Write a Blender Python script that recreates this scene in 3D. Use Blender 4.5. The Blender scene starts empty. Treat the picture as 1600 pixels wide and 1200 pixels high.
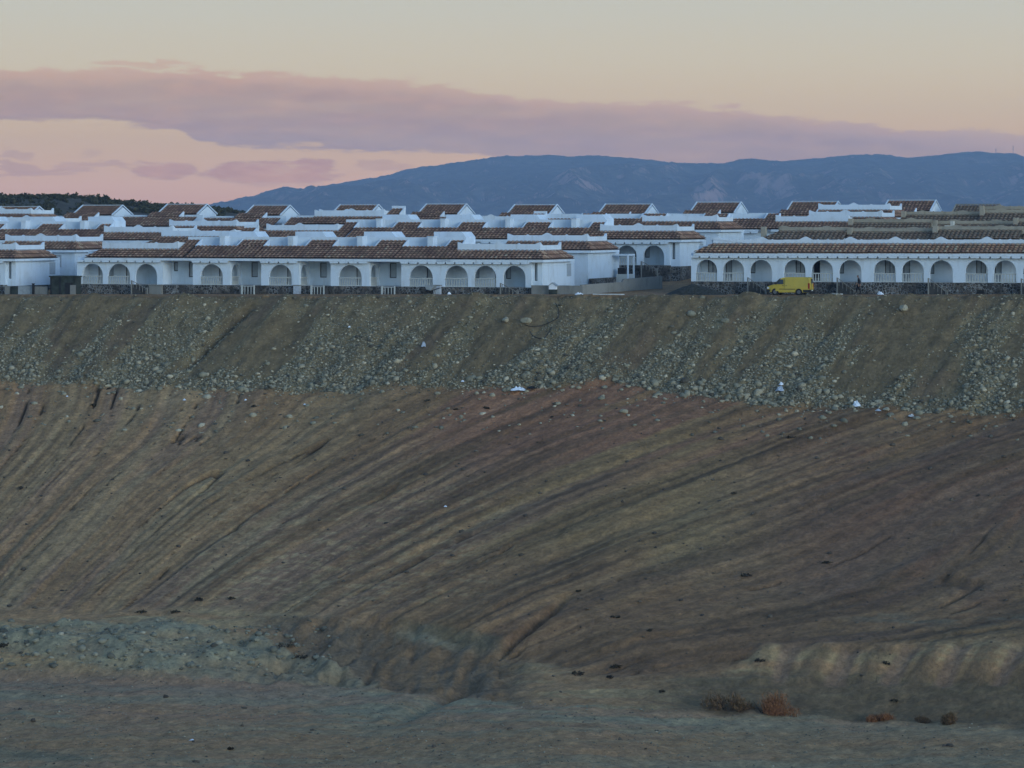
import bpy, bmesh, math, random
import numpy as np
from mathutils import Vector, Matrix

random.seed(7)
RNG = np.random.default_rng(11)
R = math.radians
scene = bpy.context.scene
COL = scene.collection

# ------------------------------------------------------------------ camera
F = 5010.0            # focal length in photograph pixels (1600 wide)
HOR = 340.0           # photograph row of the horizon
EYE = 7.0             # eye height above the road, metres
cam = bpy.data.cameras.new("camera")
cam.sensor_width = 36.0
cam.lens = F / 1600.0 * 36.0
cam.shift_y = -(600.0 - HOR) / 1600.0
cam.clip_start = 1.0
cam.clip_end = 60000.0
cam_o = bpy.data.objects.new("camera", cam)
cam_o.location = (0, 0, EYE)
cam_o.rotation_euler = (R(90), 0, 0)
COL.objects.link(cam_o)
scene.camera = cam_o

# ------------------------------------------------------------------ exposure
vs = scene.view_settings
vs.view_transform = 'Standard'
vs.look = 'None'
vs.exposure = 2.3
vs.gamma = 1.0
vs.use_curve_mapping = False
scene.cycles.max_bounces = 8
scene.cycles.diffuse_bounces = 6
scene.cycles.volume_bounces = 1
scene.cycles.use_denoising = True

# ------------------------------------------------------------------ world: dusk sky
SUN_ELEV = 7.0
SUN_AZ = 140.0         # clockwise from +Y (the viewing direction): behind the photographer, to the right


def N(tree, kind, loc=(0, 0), **kw):
    n = tree.nodes.new(kind)
    for k, v in kw.items():
        setattr(n, k, v)
    return n


def math_node(tree, op, a, b=None, clamp=False):
    n = tree.nodes.new('ShaderNodeMath')
    n.operation = op
    n.use_clamp = clamp
    for i, v in enumerate((a, b)):
        if v is None:
            continue
        if isinstance(v, (int, float)):
            n.inputs[i].default_value = v
        else:
            tree.links.new(v, n.inputs[i])
    return n.outputs[0]


def maprange(tree, val, a, b, c=0.0, d=1.0, smooth=True):
    n = tree.nodes.new('ShaderNodeMapRange')
    n.interpolation_type = 'SMOOTHSTEP' if smooth else 'LINEAR'
    n.clamp = True
    tree.links.new(val, n.inputs[0])
    for i, v in enumerate((a, b, c, d)):
        if isinstance(v, (int, float)):
            n.inputs[1 + i].default_value = v
        else:
            tree.links.new(v, n.inputs[1 + i])
    return n.outputs[0]


def mixcol(tree, fac, a, b, mode='MIX'):
    n = tree.nodes.new('ShaderNodeMix')
    n.data_type = 'RGBA'
    n.blend_type = mode
    n.clamp_factor = True
    for idx, v in ((0, fac), (6, a), (7, b)):
        if isinstance(v, (int, float)):
            n.inputs[idx].default_value = v
        elif isinstance(v, (tuple, list)):
            n.inputs[idx].default_value = (*v[:3], 1)
        else:
            tree.links.new(v, n.inputs[idx])
    return n.outputs[2]


def ramp(tree, fac, stops, interp='LINEAR'):
    n = tree.nodes.new('ShaderNodeValToRGB')
    n.color_ramp.interpolation = interp
    els = n.color_ramp.elements
    while len(els) < len(stops):
        els.new(0.5)
    for e, (p, c) in zip(els, stops):
        e.position = p
        e.color = (*c, 1)
    tree.links.new(fac, n.inputs[0])
    return n.outputs[0]


def curve(tree, val, pts):
    n = tree.nodes.new('ShaderNodeFloatCurve')
    c = n.mapping.curves[0]
    while len(c.points) < len(pts):
        c.points.new(0.5, 0.5)
    for p, (x, y) in zip(c.points, pts):
        p.location = (x, y)
        p.handle_type = 'AUTO_CLAMPED'
    n.mapping.update()
    tree.links.new(val, n.inputs['Value'])
    return n.outputs[0]


world = bpy.data.worlds.new("World")
scene.world = world
world.use_nodes = True
wt = world.node_tree
wt.nodes.clear()
wout = wt.nodes.new('ShaderNodeOutputWorld')
bg = wt.nodes.new('ShaderNodeBackground')
bg.inputs[1].default_value = 1.0
wt.links.new(bg.outputs[0], wout.inputs[0])
sky = wt.nodes.new('ShaderNodeTexSky')
sky.sky_type = 'NISHITA'
sky.sun_disc = False
sky.sun_elevation = R(SUN_ELEV)
sky.sun_rotation = R(SUN_AZ)
sky.altitude = 100
sky.air_density = 1.0
sky.dust_density = 0.3
sky.ozone_density = 1.6
SKY_K = 0.062
LOW_K = 0.203          # the low bands are kept in step with the exposure
sk = mixcol(wt, 1.0, sky.outputs[0], (SKY_K * 0.74, SKY_K * 0.94, SKY_K * 1.18), 'MULTIPLY')
tc = wt.nodes.new('ShaderNodeTexCoord')
sep = wt.nodes.new('ShaderNodeSeparateXYZ')
wt.links.new(tc.outputs['Generated'], sep.inputs[0])
dx, dy, dz = sep.outputs
hyp = math_node(wt, 'SQRT', math_node(wt, 'ADD', math_node(wt, 'MULTIPLY', dx, dx), math_node(wt, 'MULTIPLY', dy, dy)))
elev = math_node(wt, 'DIVIDE', dz, math_node(wt, 'MAXIMUM', hyp, 0.001))       # tangent of the elevation
azim = math_node(wt, 'ARCTAN2', dx, dy)                                          # radians right of the view
# anti-twilight bands: mauve-pink low down, pale straw above, then the blue of the upper sky
HAZE_D, HAZE_TOP, HAZE_FAR = 8.5e-5, 285.0, 11450.0
AIR = (0.155, 0.280, 0.485)       # light scattered in by the haze


def above_haze(rgb, e):
    """sky colour above the haze that is seen as rgb (0-255) through it at elevation tangent e"""
    lin = [((c / 255 + 0.055) / 1.055) ** 2.4 for c in rgb]
    T = math.exp(-HAZE_D * min(HAZE_FAR, (HAZE_TOP - EYE) / max(e, 1e-4)))
    return tuple(max(0.02, (c - a * (1 - T)) / T) for c, a in zip(lin, AIR))


low_ = ramp(wt, math_node(wt, 'DIVIDE', elev, 0.10, True), [
    (e / 0.10, above_haze(c, e)) for e, c in ((0.0, (184, 160, 164)), (0.010, (191, 168, 166)), (0.018, (190, 170, 162)), (0.024, (188, 171, 161)),
                                             (0.034, (192, 179, 165)), (0.048, (196, 189, 174)), (0.064, (193, 193, 183)), (0.10, (180, 190, 190)))])
low = mixcol(wt, 1.0, low_, (LOW_K, LOW_K, LOW_K), 'MULTIPLY')
# the bands belong to the sky opposite the sunset; towards the sunset the clear Nishita sky reaches the horizon
cosaz = math_node(wt, 'COSINE', math_node(wt, 'SUBTRACT', azim, R(SUN_AZ)))
sunside = maprange(wt, cosaz, -0.35, 0.45)
hi = math_node(wt, 'MAXIMUM', maprange(wt, elev, 0.07, 0.42), sunside)
skymix = mixcol(wt, hi, low, sk)
# cloud bank (angles, not screen positions: u runs over 20 degrees of azimuth, w over 0.1 of elevation)
u = maprange(wt, azim, -0.17, 0.17, 0, 1, smooth=False)
comb = wt.nodes.new('ShaderNodeCombineXYZ')
wt.links.new(math_node(wt, 'MULTIPLY', azim, 14.0), comb.inputs[0])
wt.links.new(math_node(wt, 'MULTIPLY', elev, 130.0), comb.inputs[1])
nz = wt.nodes.new('ShaderNodeTexNoise')
nz.inputs['Scale'].default_value = 1.0
nz.inputs['Detail'].default_value = 7
nz.inputs['Roughness'].default_value = 0.62
wt.links.new(comb.outputs[0], nz.inputs['Vector'])
comb2 = wt.nodes.new('ShaderNodeCombineXYZ')
wt.links.new(math_node(wt, 'MULTIPLY', azim, 60.0), comb2.inputs[0])
wt.links.new(math_node(wt, 'MULTIPLY', elev, 240.0), comb2.inputs[1])
nz2 = wt.nodes.new('ShaderNodeTexNoise')
nz2.inputs['Scale'].default_value = 1.0
nz2.inputs['Detail'].default_value = 9
nz2.inputs['Roughness'].default_value = 0.68
wt.links.new(comb2.outputs[0], nz2.inputs['Vector'])
pert = math_node(wt, 'ADD', math_node(wt, 'MULTIPLY', math_node(wt, 'SUBTRACT', nz.outputs[0], 0.5), 0.0100),
                 math_node(wt, 'MULTIPLY', math_node(wt, 'SUBTRACT', nz2.outputs[0], 0.5), 0.0095))
ew = math_node(wt, 'ADD', elev, pert)


def el(py):           # photograph row -> tangent of elevation
    return (HOR - py) / F


def uu(px):           # photograph column -> u
    return (math.atan((px - 800) / F) + 0.17) / 0.34


def ecurve(pts):      # curve of elevation (x10) over u
    return math_node(wt, 'MULTIPLY', curve(wt, u, [(uu(x), el(y) * 10) for x, y in pts]), 0.1)


top = ecurve([(-40, 108), (140, 112), (300, 109), (460, 118), (640, 130), (850, 154), (1100, 166), (1300, 188), (1560, 214), (1640, 224)])
bot = ecurve([(-40, 190), (120, 190), (250, 193), (330, 224), (520, 234), (720, 243), (900, 256), (1640, 285)])
m1 = math_node(wt, 'MULTIPLY', maprange(wt, math_node(wt, 'SUBTRACT', top, ew), -0.0003, 0.0007),
               maprange(wt, math_node(wt, 'SUBTRACT', ew, bot), -0.0006, 0.0013))
# low puffs and thin streaks under the bank at the left
def blob(px, py, rx, ry):
    a = math_node(wt, 'DIVIDE', math_node(wt, 'SUBTRACT', azim, math.atan((px - 800) / F)), rx / F)
    b = math_node(wt, 'DIVIDE', math_node(wt, 'SUBTRACT', math_node(wt, 'ADD', elev, math_node(wt, 'MULTIPLY', pert, 1.0)), el(py)), ry / F)
    d = math_node(wt, 'ADD', math_node(wt, 'MULTIPLY', a, a), math_node(wt, 'MULTIPLY', b, b))
    d = math_node(wt, 'ADD', d, math_node(wt, 'MULTIPLY', math_node(wt, 'SUBTRACT', nz2.outputs[0], 0.5), 5.0))
    return maprange(wt, d, 1.15, 0.55)
mm = m1
pf = None
for args, k in (((425, 272, 105, 24), .95), ((258, 266, 50, 18), .9), ((600, 262, 48, 8), .5), ((90, 264, 130, 6), .6),
                ((25, 247, 30, 5), .5), ((215, 103, 80, 6), .75), ((135, 245, 20, 4), .3)):
    bl_ = math_node(wt, 'MULTIPLY', blob(*args), k)
    pf = bl_ if pf is None else math_node(wt, 'MAXIMUM', pf, bl_)
mm = math_node(wt, 'MAXIMUM', mm, pf)
dens = math_node(wt, 'MULTIPLY', math_node(wt, 'MULTIPLY', mm, maprange(wt, cosaz, 0.2, -0.3)), maprange(wt, nz.outputs[0], 0.25, 0.65, 0.70, 1.0))
edge = maprange(wt, math_node(wt, 'SUBTRACT', top, ew), 0.0, 0.007)
ccol = mixcol(wt, edge, above_haze((184, 165, 163), .036), above_haze((158, 148, 158), .030))
ccol = mixcol(wt, maprange(wt, nz2.outputs[0], 0.40, 0.75), ccol, above_haze((172, 155, 159), .030))
ccol = mixcol(wt, math_node(wt, 'MULTIPLY', pf, maprange(wt, elev, .026, .021)), ccol, mixcol(wt, maprange(wt, nz2.outputs[0], .38, .62), above_haze((168, 146, 156), .015), above_haze((182, 156, 159), .015)))
ccol = mixcol(wt, 1.0, ccol, (LOW_K, LOW_K, LOW_K), 'MULTIPLY')
skyc = mixcol(wt, math_node(wt, 'MULTIPLY', dens, maprange(wt, elev, 0.075, 0.06)), skymix, ccol)
wt.links.new(skyc, bg.inputs[0])

# ------------------------------------------------------------------ sun (already at the horizon, large and soft)
sun = bpy.data.lights.new("sun", 'SUN')
sun.energy = 0.38
sun.angle = R(30)
sun.color = (0.72, 0.88, 1.0)
sun_o = bpy.data.objects.new("sun", sun)
sd = Vector((math.sin(R(SUN_AZ)) * math.cos(R(SUN_ELEV)), math.cos(R(SUN_AZ)) * math.cos(R(SUN_ELEV)), math.sin(R(SUN_ELEV))))
sun_o.rotation_euler = (-sd).to_track_quat('-Z', 'Y').to_euler()
sun_o.location = sd * 400
COL.objects.link(sun_o)

# ------------------------------------------------------------------ plan geometry of the estate
TH = R(20)
CT, ST = math.cos(TH), math.sin(TH)
OX, OY = 3.0, 296.0


def tt(px, v=0.0):                 # photograph column on the row line at depth v -> metres along the row
    k = (px - 800) / F
    return (k * (OY + v * CT) - OX - v * ST) / (CT + k * ST)


def YY(px, v=0.0):
    return OY - tt(px, v) * ST + v * CT


def zz(px, py, v=0.0):
    return EYE - (py - HOR) * YY(px, v) / F


def plan(t, v):
    return OX + t * CT + v * ST, OY - t * ST + v * CT


# ------------------------------------------------------------------ numpy noise
def _hash(ix, iy, s):
    h = (ix.astype(np.int64) * 374761393 + iy.astype(np.int64) * 668265263 + s * 974711) & 0xFFFFFFFF
    h = ((h ^ (h >> 13)) * 1274126177) & 0xFFFFFFFF
    h = ((h ^ (h >> 16)) * 2246822519) & 0xFFFFFFFF
    return ((h ^ (h >> 15)) & 0xFFFFFF) / float(0xFFFFFF)


def vnoise(x, y, s=0):
    x = np.asarray(x, float)
    y = np.asarray(y, float)
    ix = np.floor(x)
    iy = np.floor(y)
    fx = x - ix
    fy = y - iy
    fx = fx * fx * fx * (fx * (fx * 6 - 15) + 10)
    fy = fy * fy * fy * (fy * (fy * 6 - 15) + 10)
    a = _hash(ix, iy, s)
    b = _hash(ix + 1, iy, s)
    c = _hash(ix, iy + 1, s)
    d = _hash(ix + 1, iy + 1, s)
    return (a + (b - a) * fx) * (1 - fy) + (c + (d - c) * fx) * fy


def fbm(x, y, s=0, o=4, g=0.5, l=2.03):
    r = 0
    a = 1
    n = 0
    for i in range(o):
        r = r + a * vnoise(x, y, s + i * 17)
        n += a
        a *= g
        x = x * l + 3.1
        y = y * l + 1.7
    return r / n


def sstep(x, a, b):
    q = np.clip((x - a) / (b - a), 0, 1)
    return q * q * (3 - 2 * q)


# ------------------------------------------------------------------ materials
MATS = {}


def new_mat(name):
    m = bpy.data.materials.new(name)
    m.use_nodes = True
    t = m.node_tree
    b = t.nodes['Principled BSDF']
    b.inputs['Roughness'].default_value = 0.85
    b.inputs['Specular IOR Level'].default_value = 0.25
    MATS[name] = m
    return m, t, b


def noise(t, scale, detail=4, rough=0.55, vec=None):
    n = t.nodes.new('ShaderNodeTexNoise')
    n.inputs['Scale'].default_value = scale
    n.inputs['Detail'].default_value = detail
    n.inputs['Roughness'].default_value = rough
    if vec is not None:
        t.links.new(vec, n.inputs['Vector'])
    return n.outputs[0]


def objco(t):
    return t.nodes.new('ShaderNodeTexCoord').outputs['Object']


def geopos(t):
    return t.nodes.new('ShaderNodeNewGeometry').outputs['Position']


def bump(t, b, h, dist, strength=1.0):
    n = t.nodes.new('ShaderNodeBump')
    n.inputs['Distance'].default_value = dist
    n.inputs['Strength'].default_value = strength
    t.links.new(h, n.inputs['Height'])
    t.links.new(n.outputs[0], b.inputs['Normal'])


def simple(name, col, rough=0.85, var=0.15, scale=3.0, spec=0.25, metal=0.0, bmp=0.0):
    m, t, b = new_mat(name)
    p = geopos(t)
    n1 = noise(t, scale, 5, 0.6, p)
    lo = tuple(c * (1 - var) for c in col)
    hi = tuple(min(1, c * (1 + var)) for c in col)
    c = mixcol(t, maprange(t, n1, 0.3, 0.7), lo, hi)
    t.links.new(c, b.inputs['Base Color'])
    b.inputs['Roughness'].default_value = rough
    b.inputs['Specular IOR Level'].default_value = spec
    b.inputs['Metallic'].default_value = metal
    if bmp:
        bump(t, b, n1, bmp)
    return m


def wall_mat(name, col, dirt, k):
    m, t, b = new_mat(name)
    p = geopos(t)
    n1 = noise(t, 0.55, 5, 0.6, p)
    n2 = noise(t, 5.0, 4, 0.6, p)
    c = mixcol(t, math_node(t, 'MULTIPLY', maprange(t, n1, 0.45, 0.75), k), col, dirt)
    c = mixcol(t, math_node(t, 'MULTIPLY', maprange(t, n2, 0.5, 0.8), k * 0.5), c, dirt)
    vm_ = t.nodes.new('ShaderNodeVectorMath')
    vm_.operation = 'MULTIPLY'
    vm_.inputs[1].default_value = (2.2, 2.2, 0.35)
    t.links.new(p, vm_.inputs[0])
    n4 = noise(t, 1.0, 4, .6, vm_.outputs[0])
    c = mixcol(t, maprange(t, n4, 0.52, 0.74, 0, k), c, dirt)
    t.links.new(c, b.inputs['Base Color'])
    b.inputs['Roughness'].default_value = 0.9
    bump(t, b, n2, 0.012, 0.5)
    return m


wall_mat('white_render', (0.62, 0.69, 0.765), (0.46, 0.485, 0.50), 0.50)
wall_mat('cement_render', (0.345, 0.300, 0.235), (0.235, 0.210, 0.165), 0.8)
wall_mat('cement_pale', (0.50, 0.48, 0.43), (0.38, 0.36, 0.32), 0.6)
wall_mat('concrete', (0.23, 0.22, 0.20), (0.15, 0.145, 0.125), 0.8)
wall_mat('cream_balusters', (0.46, 0.47, 0.45), (0.36, 0.36, 0.34), 0.4)


def tile_mat(name, stops, moss):
    m, t, b = new_mat(name)
    at = t.nodes.new('ShaderNodeAttribute')
    at.attribute_name = 'tile'
    oi = t.nodes.new('ShaderNodeObjectInfo')
    p = geopos(t)
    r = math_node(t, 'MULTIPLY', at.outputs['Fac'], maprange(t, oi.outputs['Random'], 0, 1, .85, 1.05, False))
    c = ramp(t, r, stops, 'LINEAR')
    n1 = noise(t, 1.1, 5, 0.6, p)
    c = mixcol(t, math_node(t, 'MULTIPLY', maprange(t, n1, 0.48, 0.70), 0.55), c, moss)
    n2 = noise(t, 9.0, 3, 0.6, p)
    c = mixcol(t, maprange(t, n2, 0.45, 0.8, 0, 0.5), c, (0.05, 0.035, 0.03))
    t.links.new(c, b.inputs['Base Color'])
    b.inputs['Roughness'].default_value = 0.85
    return m


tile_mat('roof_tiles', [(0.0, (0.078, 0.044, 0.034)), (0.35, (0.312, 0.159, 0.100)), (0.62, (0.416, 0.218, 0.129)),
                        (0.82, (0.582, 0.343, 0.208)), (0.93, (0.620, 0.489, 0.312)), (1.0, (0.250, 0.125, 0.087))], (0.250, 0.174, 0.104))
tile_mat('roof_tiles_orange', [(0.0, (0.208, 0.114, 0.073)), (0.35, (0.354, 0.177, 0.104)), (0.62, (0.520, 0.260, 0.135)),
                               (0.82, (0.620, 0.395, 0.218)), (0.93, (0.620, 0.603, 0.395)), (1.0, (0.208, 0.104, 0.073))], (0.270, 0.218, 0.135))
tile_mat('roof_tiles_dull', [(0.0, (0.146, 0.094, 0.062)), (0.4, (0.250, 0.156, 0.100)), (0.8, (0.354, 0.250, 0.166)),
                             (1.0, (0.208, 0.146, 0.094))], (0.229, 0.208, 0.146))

m, t, b = new_mat('stone_plinth')
p = geopos(t)
vor = t.nodes.new('ShaderNodeTexVoronoi')
vor.feature = 'DISTANCE_TO_EDGE'
vor.inputs['Scale'].default_value = 4.0
t.links.new(p, vor.inputs['Vector'])
vor2 = t.nodes.new('ShaderNodeTexVoronoi')
vor2.inputs['Scale'].default_value = 4.0
t.links.new(p, vor2.inputs['Vector'])
sepc = t.nodes.new('ShaderNodeSeparateColor')
t.links.new(vor2.outputs['Color'], sepc.inputs[0])
stone = ramp(t, sepc.outputs[0], [(0, (0.030, 0.028, 0.026)), (0.6, (0.065, 0.058, 0.052)), (0.85, (0.11, 0.09, 0.075)), (1, (0.17, 0.15, 0.13))])
jn = noise(t, 0.8, 3, 0.5, p)
mort = math_node(t, 'MULTIPLY', maprange(t, vor.outputs['Distance'], 0.10, 0.045), maprange(t, jn, 0.42, 0.58, 0.15, 1.0))
t.links.new(mixcol(t, mort, stone, (0.25, 0.25, 0.245)), b.inputs['Base Color'])
bump(t, b, maprange(t, vor.outputs['Distance'], 0.0, 0.2), 0.05, 0.8)

simple('shutter', (0.36, 0.39, 0.42), 0.6, 0.08, 4)
simple('window_frame', (0.07, 0.075, 0.085), 0.5, 0.1)
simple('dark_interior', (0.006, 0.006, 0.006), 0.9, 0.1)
m, t, b = new_mat('glass')
b.inputs['Base Color'].default_value = (0.015, 0.02, 0.025, 1)
b.inputs['Roughness'].default_value = 0.08
b.inputs['Specular IOR Level'].default_value = 0.6
simple('porch_tiles', (0.40, 0.41, 0.42), 0.7, 0.1)
simple('step_stone', (0.05, 0.048, 0.045), 0.85, 0.25)
simple('dark_shed', (0.035, 0.042, 0.036), 0.8, 0.4, 1.5)
simple('steel_dark', (0.02, 0.02, 0.022), 0.6, 0.2)
simple('steel_grey', (0.30, 0.32, 0.33), 0.5, 0.15)
simple('plastic_white', (0.78, 0.79, 0.82), 0.5, 0.08, 6)
simple('plastic_grey', (0.42, 0.45, 0.50), 0.6, 0.15, 6)
simple('plastic_black', (0.012, 0.012, 0.012), 0.6, 0.2)
simple('hose_black', (0.035, 0.032, 0.028), 0.6, 0.2)
simple('gravel_dark', (0.042, 0.042, 0.036), 0.95, 0.45, 5, bmp=0.08)
simple('wood_plank', (0.55, 0.54, 0.52), 0.8, 0.15, 5)

# ------------------------------------------------------------------ mesh builder


class MB:
    def __init__(self):
        self.v = []
        self.f = []
        self.a = []          # per-face value

    def quad(self, *pts, a=0.0):
        i = len(self.v)
        self.v.extend(pts)
        self.f.append(tuple(range(i, i + len(pts))))
        self.a.append(a)

    def box(self, x0, x1, y0, y1, z0, z1):
        i = len(self.v)
        self.v += [(x0, y0, z0), (x1, y0, z0), (x1, y1, z0), (x0, y1, z0), (x0, y0, z1), (x1, y0, z1), (x1, y1, z1), (x0, y1, z1)]
        for q in ((0, 3, 2, 1), (4, 5, 6, 7), (0, 1, 5, 4), (1, 2, 6, 5), (2, 3, 7, 6), (3, 0, 4, 7)):
            self.f.append(tuple(i + k for k in q))
            self.a.append(0.0)

    def prism(self, poly, fn, d0, d1):
        """extrude 2D polygon; fn(a,b,d)->xyz"""
        n = len(poly)
        i = len(self.v)
        self.v += [fn(a, b, d0) for a, b in poly] + [fn(a, b, d1) for a, b in poly]
        self.f.append(tuple(range(i, i + n)))
        self.f.append(tuple(range(i + 2 * n - 1, i + n - 1, -1)))
        self.a += [0, 0]
        for k in range(n):
            q = (k + 1) % n
            self.f.append((i + k, i + n + k, i + n + q, i + q))
            self.a.append(0)

    def tube(self, p0, p1, r0, r1=None, n=8):
        r1 = r0 if r1 is None else r1
        p0 = Vector(p0)
        p1 = Vector(p1)
        d = (p1 - p0).normalized()
        s = d.cross(Vector((0, 0, 1)))
        if s.length < 1e-3:
            s = Vector((1, 0, 0))
        s.normalize()
        q = d.cross(s)
        i = len(self.v)
        for k in range(n):
            a = 2 * math.pi * k / n
            o = s * math.cos(a) + q * math.sin(a)
            self.v.append(tuple(p0 + o * r0))
            self.v.append(tuple(p1 + o * r1))
        for k in range(n):
            a, b2 = i + 2 * k, i + 2 * ((k + 1) % n)
            self.f.append((a, b2, b2 + 1, a + 1))
            self.a.append(0)
        self.f.append(tuple(i + 2 * k for k in range(n))[::-1])
        self.f.append(tuple(i + 2 * k + 1 for k in range(n)))
        self.a += [0, 0]

    def mesh(self, name, mat, attr=False, smooth=False, bevel=0.0):
        me = bpy.data.meshes.new(name)
        me.from_pydata([tuple(p) for p in self.v], [], self.f)
        if attr:
            at = me.attributes.new('tile', 'FLOAT', 'FACE')
            at.data.foreach_set('value', self.a)
        me.materials.append(MATS[mat])
        bm = bmesh.new()
        bm.from_mesh(me)
        if not attr:
            bmesh.ops.recalc_face_normals(bm, faces=bm.faces)
        if bevel:
            bmesh.ops.remove_doubles(bm, verts=bm.verts, dist=1e-4)
            bmesh.ops.bevel(bm, geom=list(bm.edges), offset=bevel, segments=2, affect='EDGES', clamp_overlap=True)
        bm.to_mesh(me)
        bm.free()
        if smooth:
            for p in me.polygons:
                p.use_smooth = True
        me.update()
        return me


def obj(name, me, parent=None, loc=None, rotz=None):
    o = bpy.data.objects.new(name, me)
    COL.objects.link(o)
    if parent is not None:
        o.parent = parent
    if loc is not None:
        o.location = loc
    if rotz is not None:
        o.rotation_euler = (0, 0, rotz)
    return o


def tag(o, label, cat, group=None):
    o['label'] = label
    o['category'] = cat
    if group:
        o['group'] = group
    return o


def thing(name, label, cat, loc, rotz=0.0, group=None):
    o = obj(name, None, None, loc, rotz)
    o.empty_display_size = 0.3
    return tag(o, label, cat, group)

# ------------------------------------------------------------------ ground: one sheet from behind the camera to the horizon
PXC = np.linspace(-700, 2300, 301)
DSTEP = 0.25
NST = 960


def ipx(px, pts):
    return np.interp(px, [p[0] for p in pts], [p[1] for p in pts])


def edgeY(px):
    k = (px - 800) / F
    v = -7.0
    t_ = (k * (OY + v * CT) - OX - v * ST) / (CT + k * ST)
    return OY - t_ * ST + v * CT


def foot(px):
    w = 7 * (fbm(px / 45.0, px * 0, 5, 3) - .5) * 2
    return ipx(px, [(-700, 598), (0, 598), (200, 604), (450, 612), (600, 606), (800, 607), (890, 598), (960, 596), (1050, 612), (1200, 630),
                    (1400, 640), (1600, 645), (2300, 650)]) + w


def slope_at(px, py):
    s = np.full_like(px, 0.34)
    fo = foot(px)
    s = s + (0.72 - 0.34) * (1 - sstep(py, fo - 6, fo + 6))
    s = s - 0.10 * sstep(py, 840, 940)
    toe = ipx(px, [(-700, 955), (330, 955), (500, 962), (640, 985), (800, 1030), (950, 1062), (1120, 1060), (1200, 1012), (1600, 1002), (2300, 1000)])
    s = s + (0.03 - 0.24) * sstep(py, toe - 6, toe + 8)
    lm = 1 - sstep(px, 480, 580)                                   # green spoil heap at the left
    crest = ipx(px, [(0, 985), (250, 985), (430, 998), (540, 1040)])
    s = s + 0.42 * lm * sstep(py, crest, crest + 10) * (1 - sstep(py, 1052, 1072))
    cm = sstep(px, 360, 450) * (1 - sstep(px, 700, 900))           # brown cut bank behind it
    s = s + 0.45 * cm * sstep(py, 962, 972) * (1 - sstep(py, 1035, 1062))
    rm = sstep(px, 1060, 1240)                                     # cut bank at the right
    s = s + 0.75 * rm * sstep(py, 1006, 1014) * (1 - sstep(py, 1062, 1072))
    s = s + 0.40 * sstep(px, 900, 1150) * sstep(py, 1066, 1074) * (1 - sstep(py, 1118, 1134))
    return s


_ye = edgeY(PXC)
_z = EYE - (462 - HOR) * _ye / F
PROF = np.zeros((len(PXC), NST))
_y = _ye.copy()
for k in range(NST):
    PROF[:, k] = _z
    py = HOR + F * (EYE - _z) / np.maximum(_y, 30)
    _z = _z - slope_at(PXC, py) * DSTEP
    _y = _y - DSTEP
def _smooth_cols(A, sg):
    n = int(sg * 3)
    kx = np.exp(-0.5 * (np.arange(-n, n + 1) / sg) ** 2)
    kx /= kx.sum()
    P = np.pad(A, ((n, n), (0, 0)), mode='edge')
    return sum(w * P[i:i + len(A)] for i, w in enumerate(kx))


_wd = sstep(np.arange(NST) * DSTEP, 38.0, 60.0)[None]
PROF = _smooth_cols(PROF, 2.0) * (1 - _wd) + _smooth_cols(PROF, 13.0) * _wd
ZE = EYE - (462 - HOR) * _ye / F
ZB = EYE - (459.5 - HOR) * (_ye + 7 / CT) / F


def base_height(X, Y):
    px = np.clip(800 + F * X / np.maximum(Y, 25.0), -699, 2299)
    v = (X - OX) * ST + (Y - OY) * CT
    ci = (px + 700) / 10.0
    c0 = np.floor(ci).astype(int)
    c0 = np.clip(c0, 0, len(PXC) - 2)
    cf = ci - c0
    ye = edgeY(px)
    D = np.clip((ye - Y) / DSTEP, 0, NST - 1.001)
    k0 = np.floor(D).astype(int)
    kf = D - k0
    zp = (PROF[c0, k0] * (1 - kf) + PROF[c0, k0 + 1] * kf) * (1 - cf) + (PROF[c0 + 1, k0] * (1 - kf) + PROF[c0 + 1, k0 + 1] * kf) * cf
    ze = np.interp(px, PXC, ZE)
    zb = np.interp(px, PXC, ZB)
    zt = ze + (zb - ze) * np.clip((v + 7) / 7, 0, 1) + np.interp(v, [0, 8, 27, 60, 100, 130, 330, 900], [0, .28, .45, 2.2, 4.0, 4.2, -6, -12])
    z = np.where(v >= -7, zt, zp)
    # near bank the photographer stands on
    hill = 5.4 - 0.2415 * np.maximum(Y, 0)
    z = np.where((Y < 170) & (v < -7), np.maximum(z, hill), z)
    z = np.where(Y <= 0, 5.4, z)
    return z, px, v


def flow(px, py):                    # coordinate across the bulldozer tracks that fan down the graded slope
    xx = np.clip(px, -100, 1700)
    w = 13 * (fbm(px / 260.0, py / 150.0, 31, 2) - 0.5) + 3.0 * (fbm(px / 30.0, py / 20.0, 32, 2) - .5)
    S1 = 0.32 * xx - 0.88 * 400 * np.exp(-xx / 400.0)
    S2 = np.where(xx > 1000, 0.13 * (xx - 1000) + 320.0 - 0.88 * 400 * math.exp(-2.5), S1)
    bl = sstep(py, 740, 1000)
    uq = np.clip((py - 596) / 130.0, 0, 1)
    D = 0.85 * 130 * (.5 - (uq - uq ** 3 + uq ** 4 / 2)) * (1 - sstep(px, 360, 640))
    return py + w + S1 * (1 - bl) + S2 * bl + D


def lerp3(a, b, f):
    return a + (b - a) * f[..., None]


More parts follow.
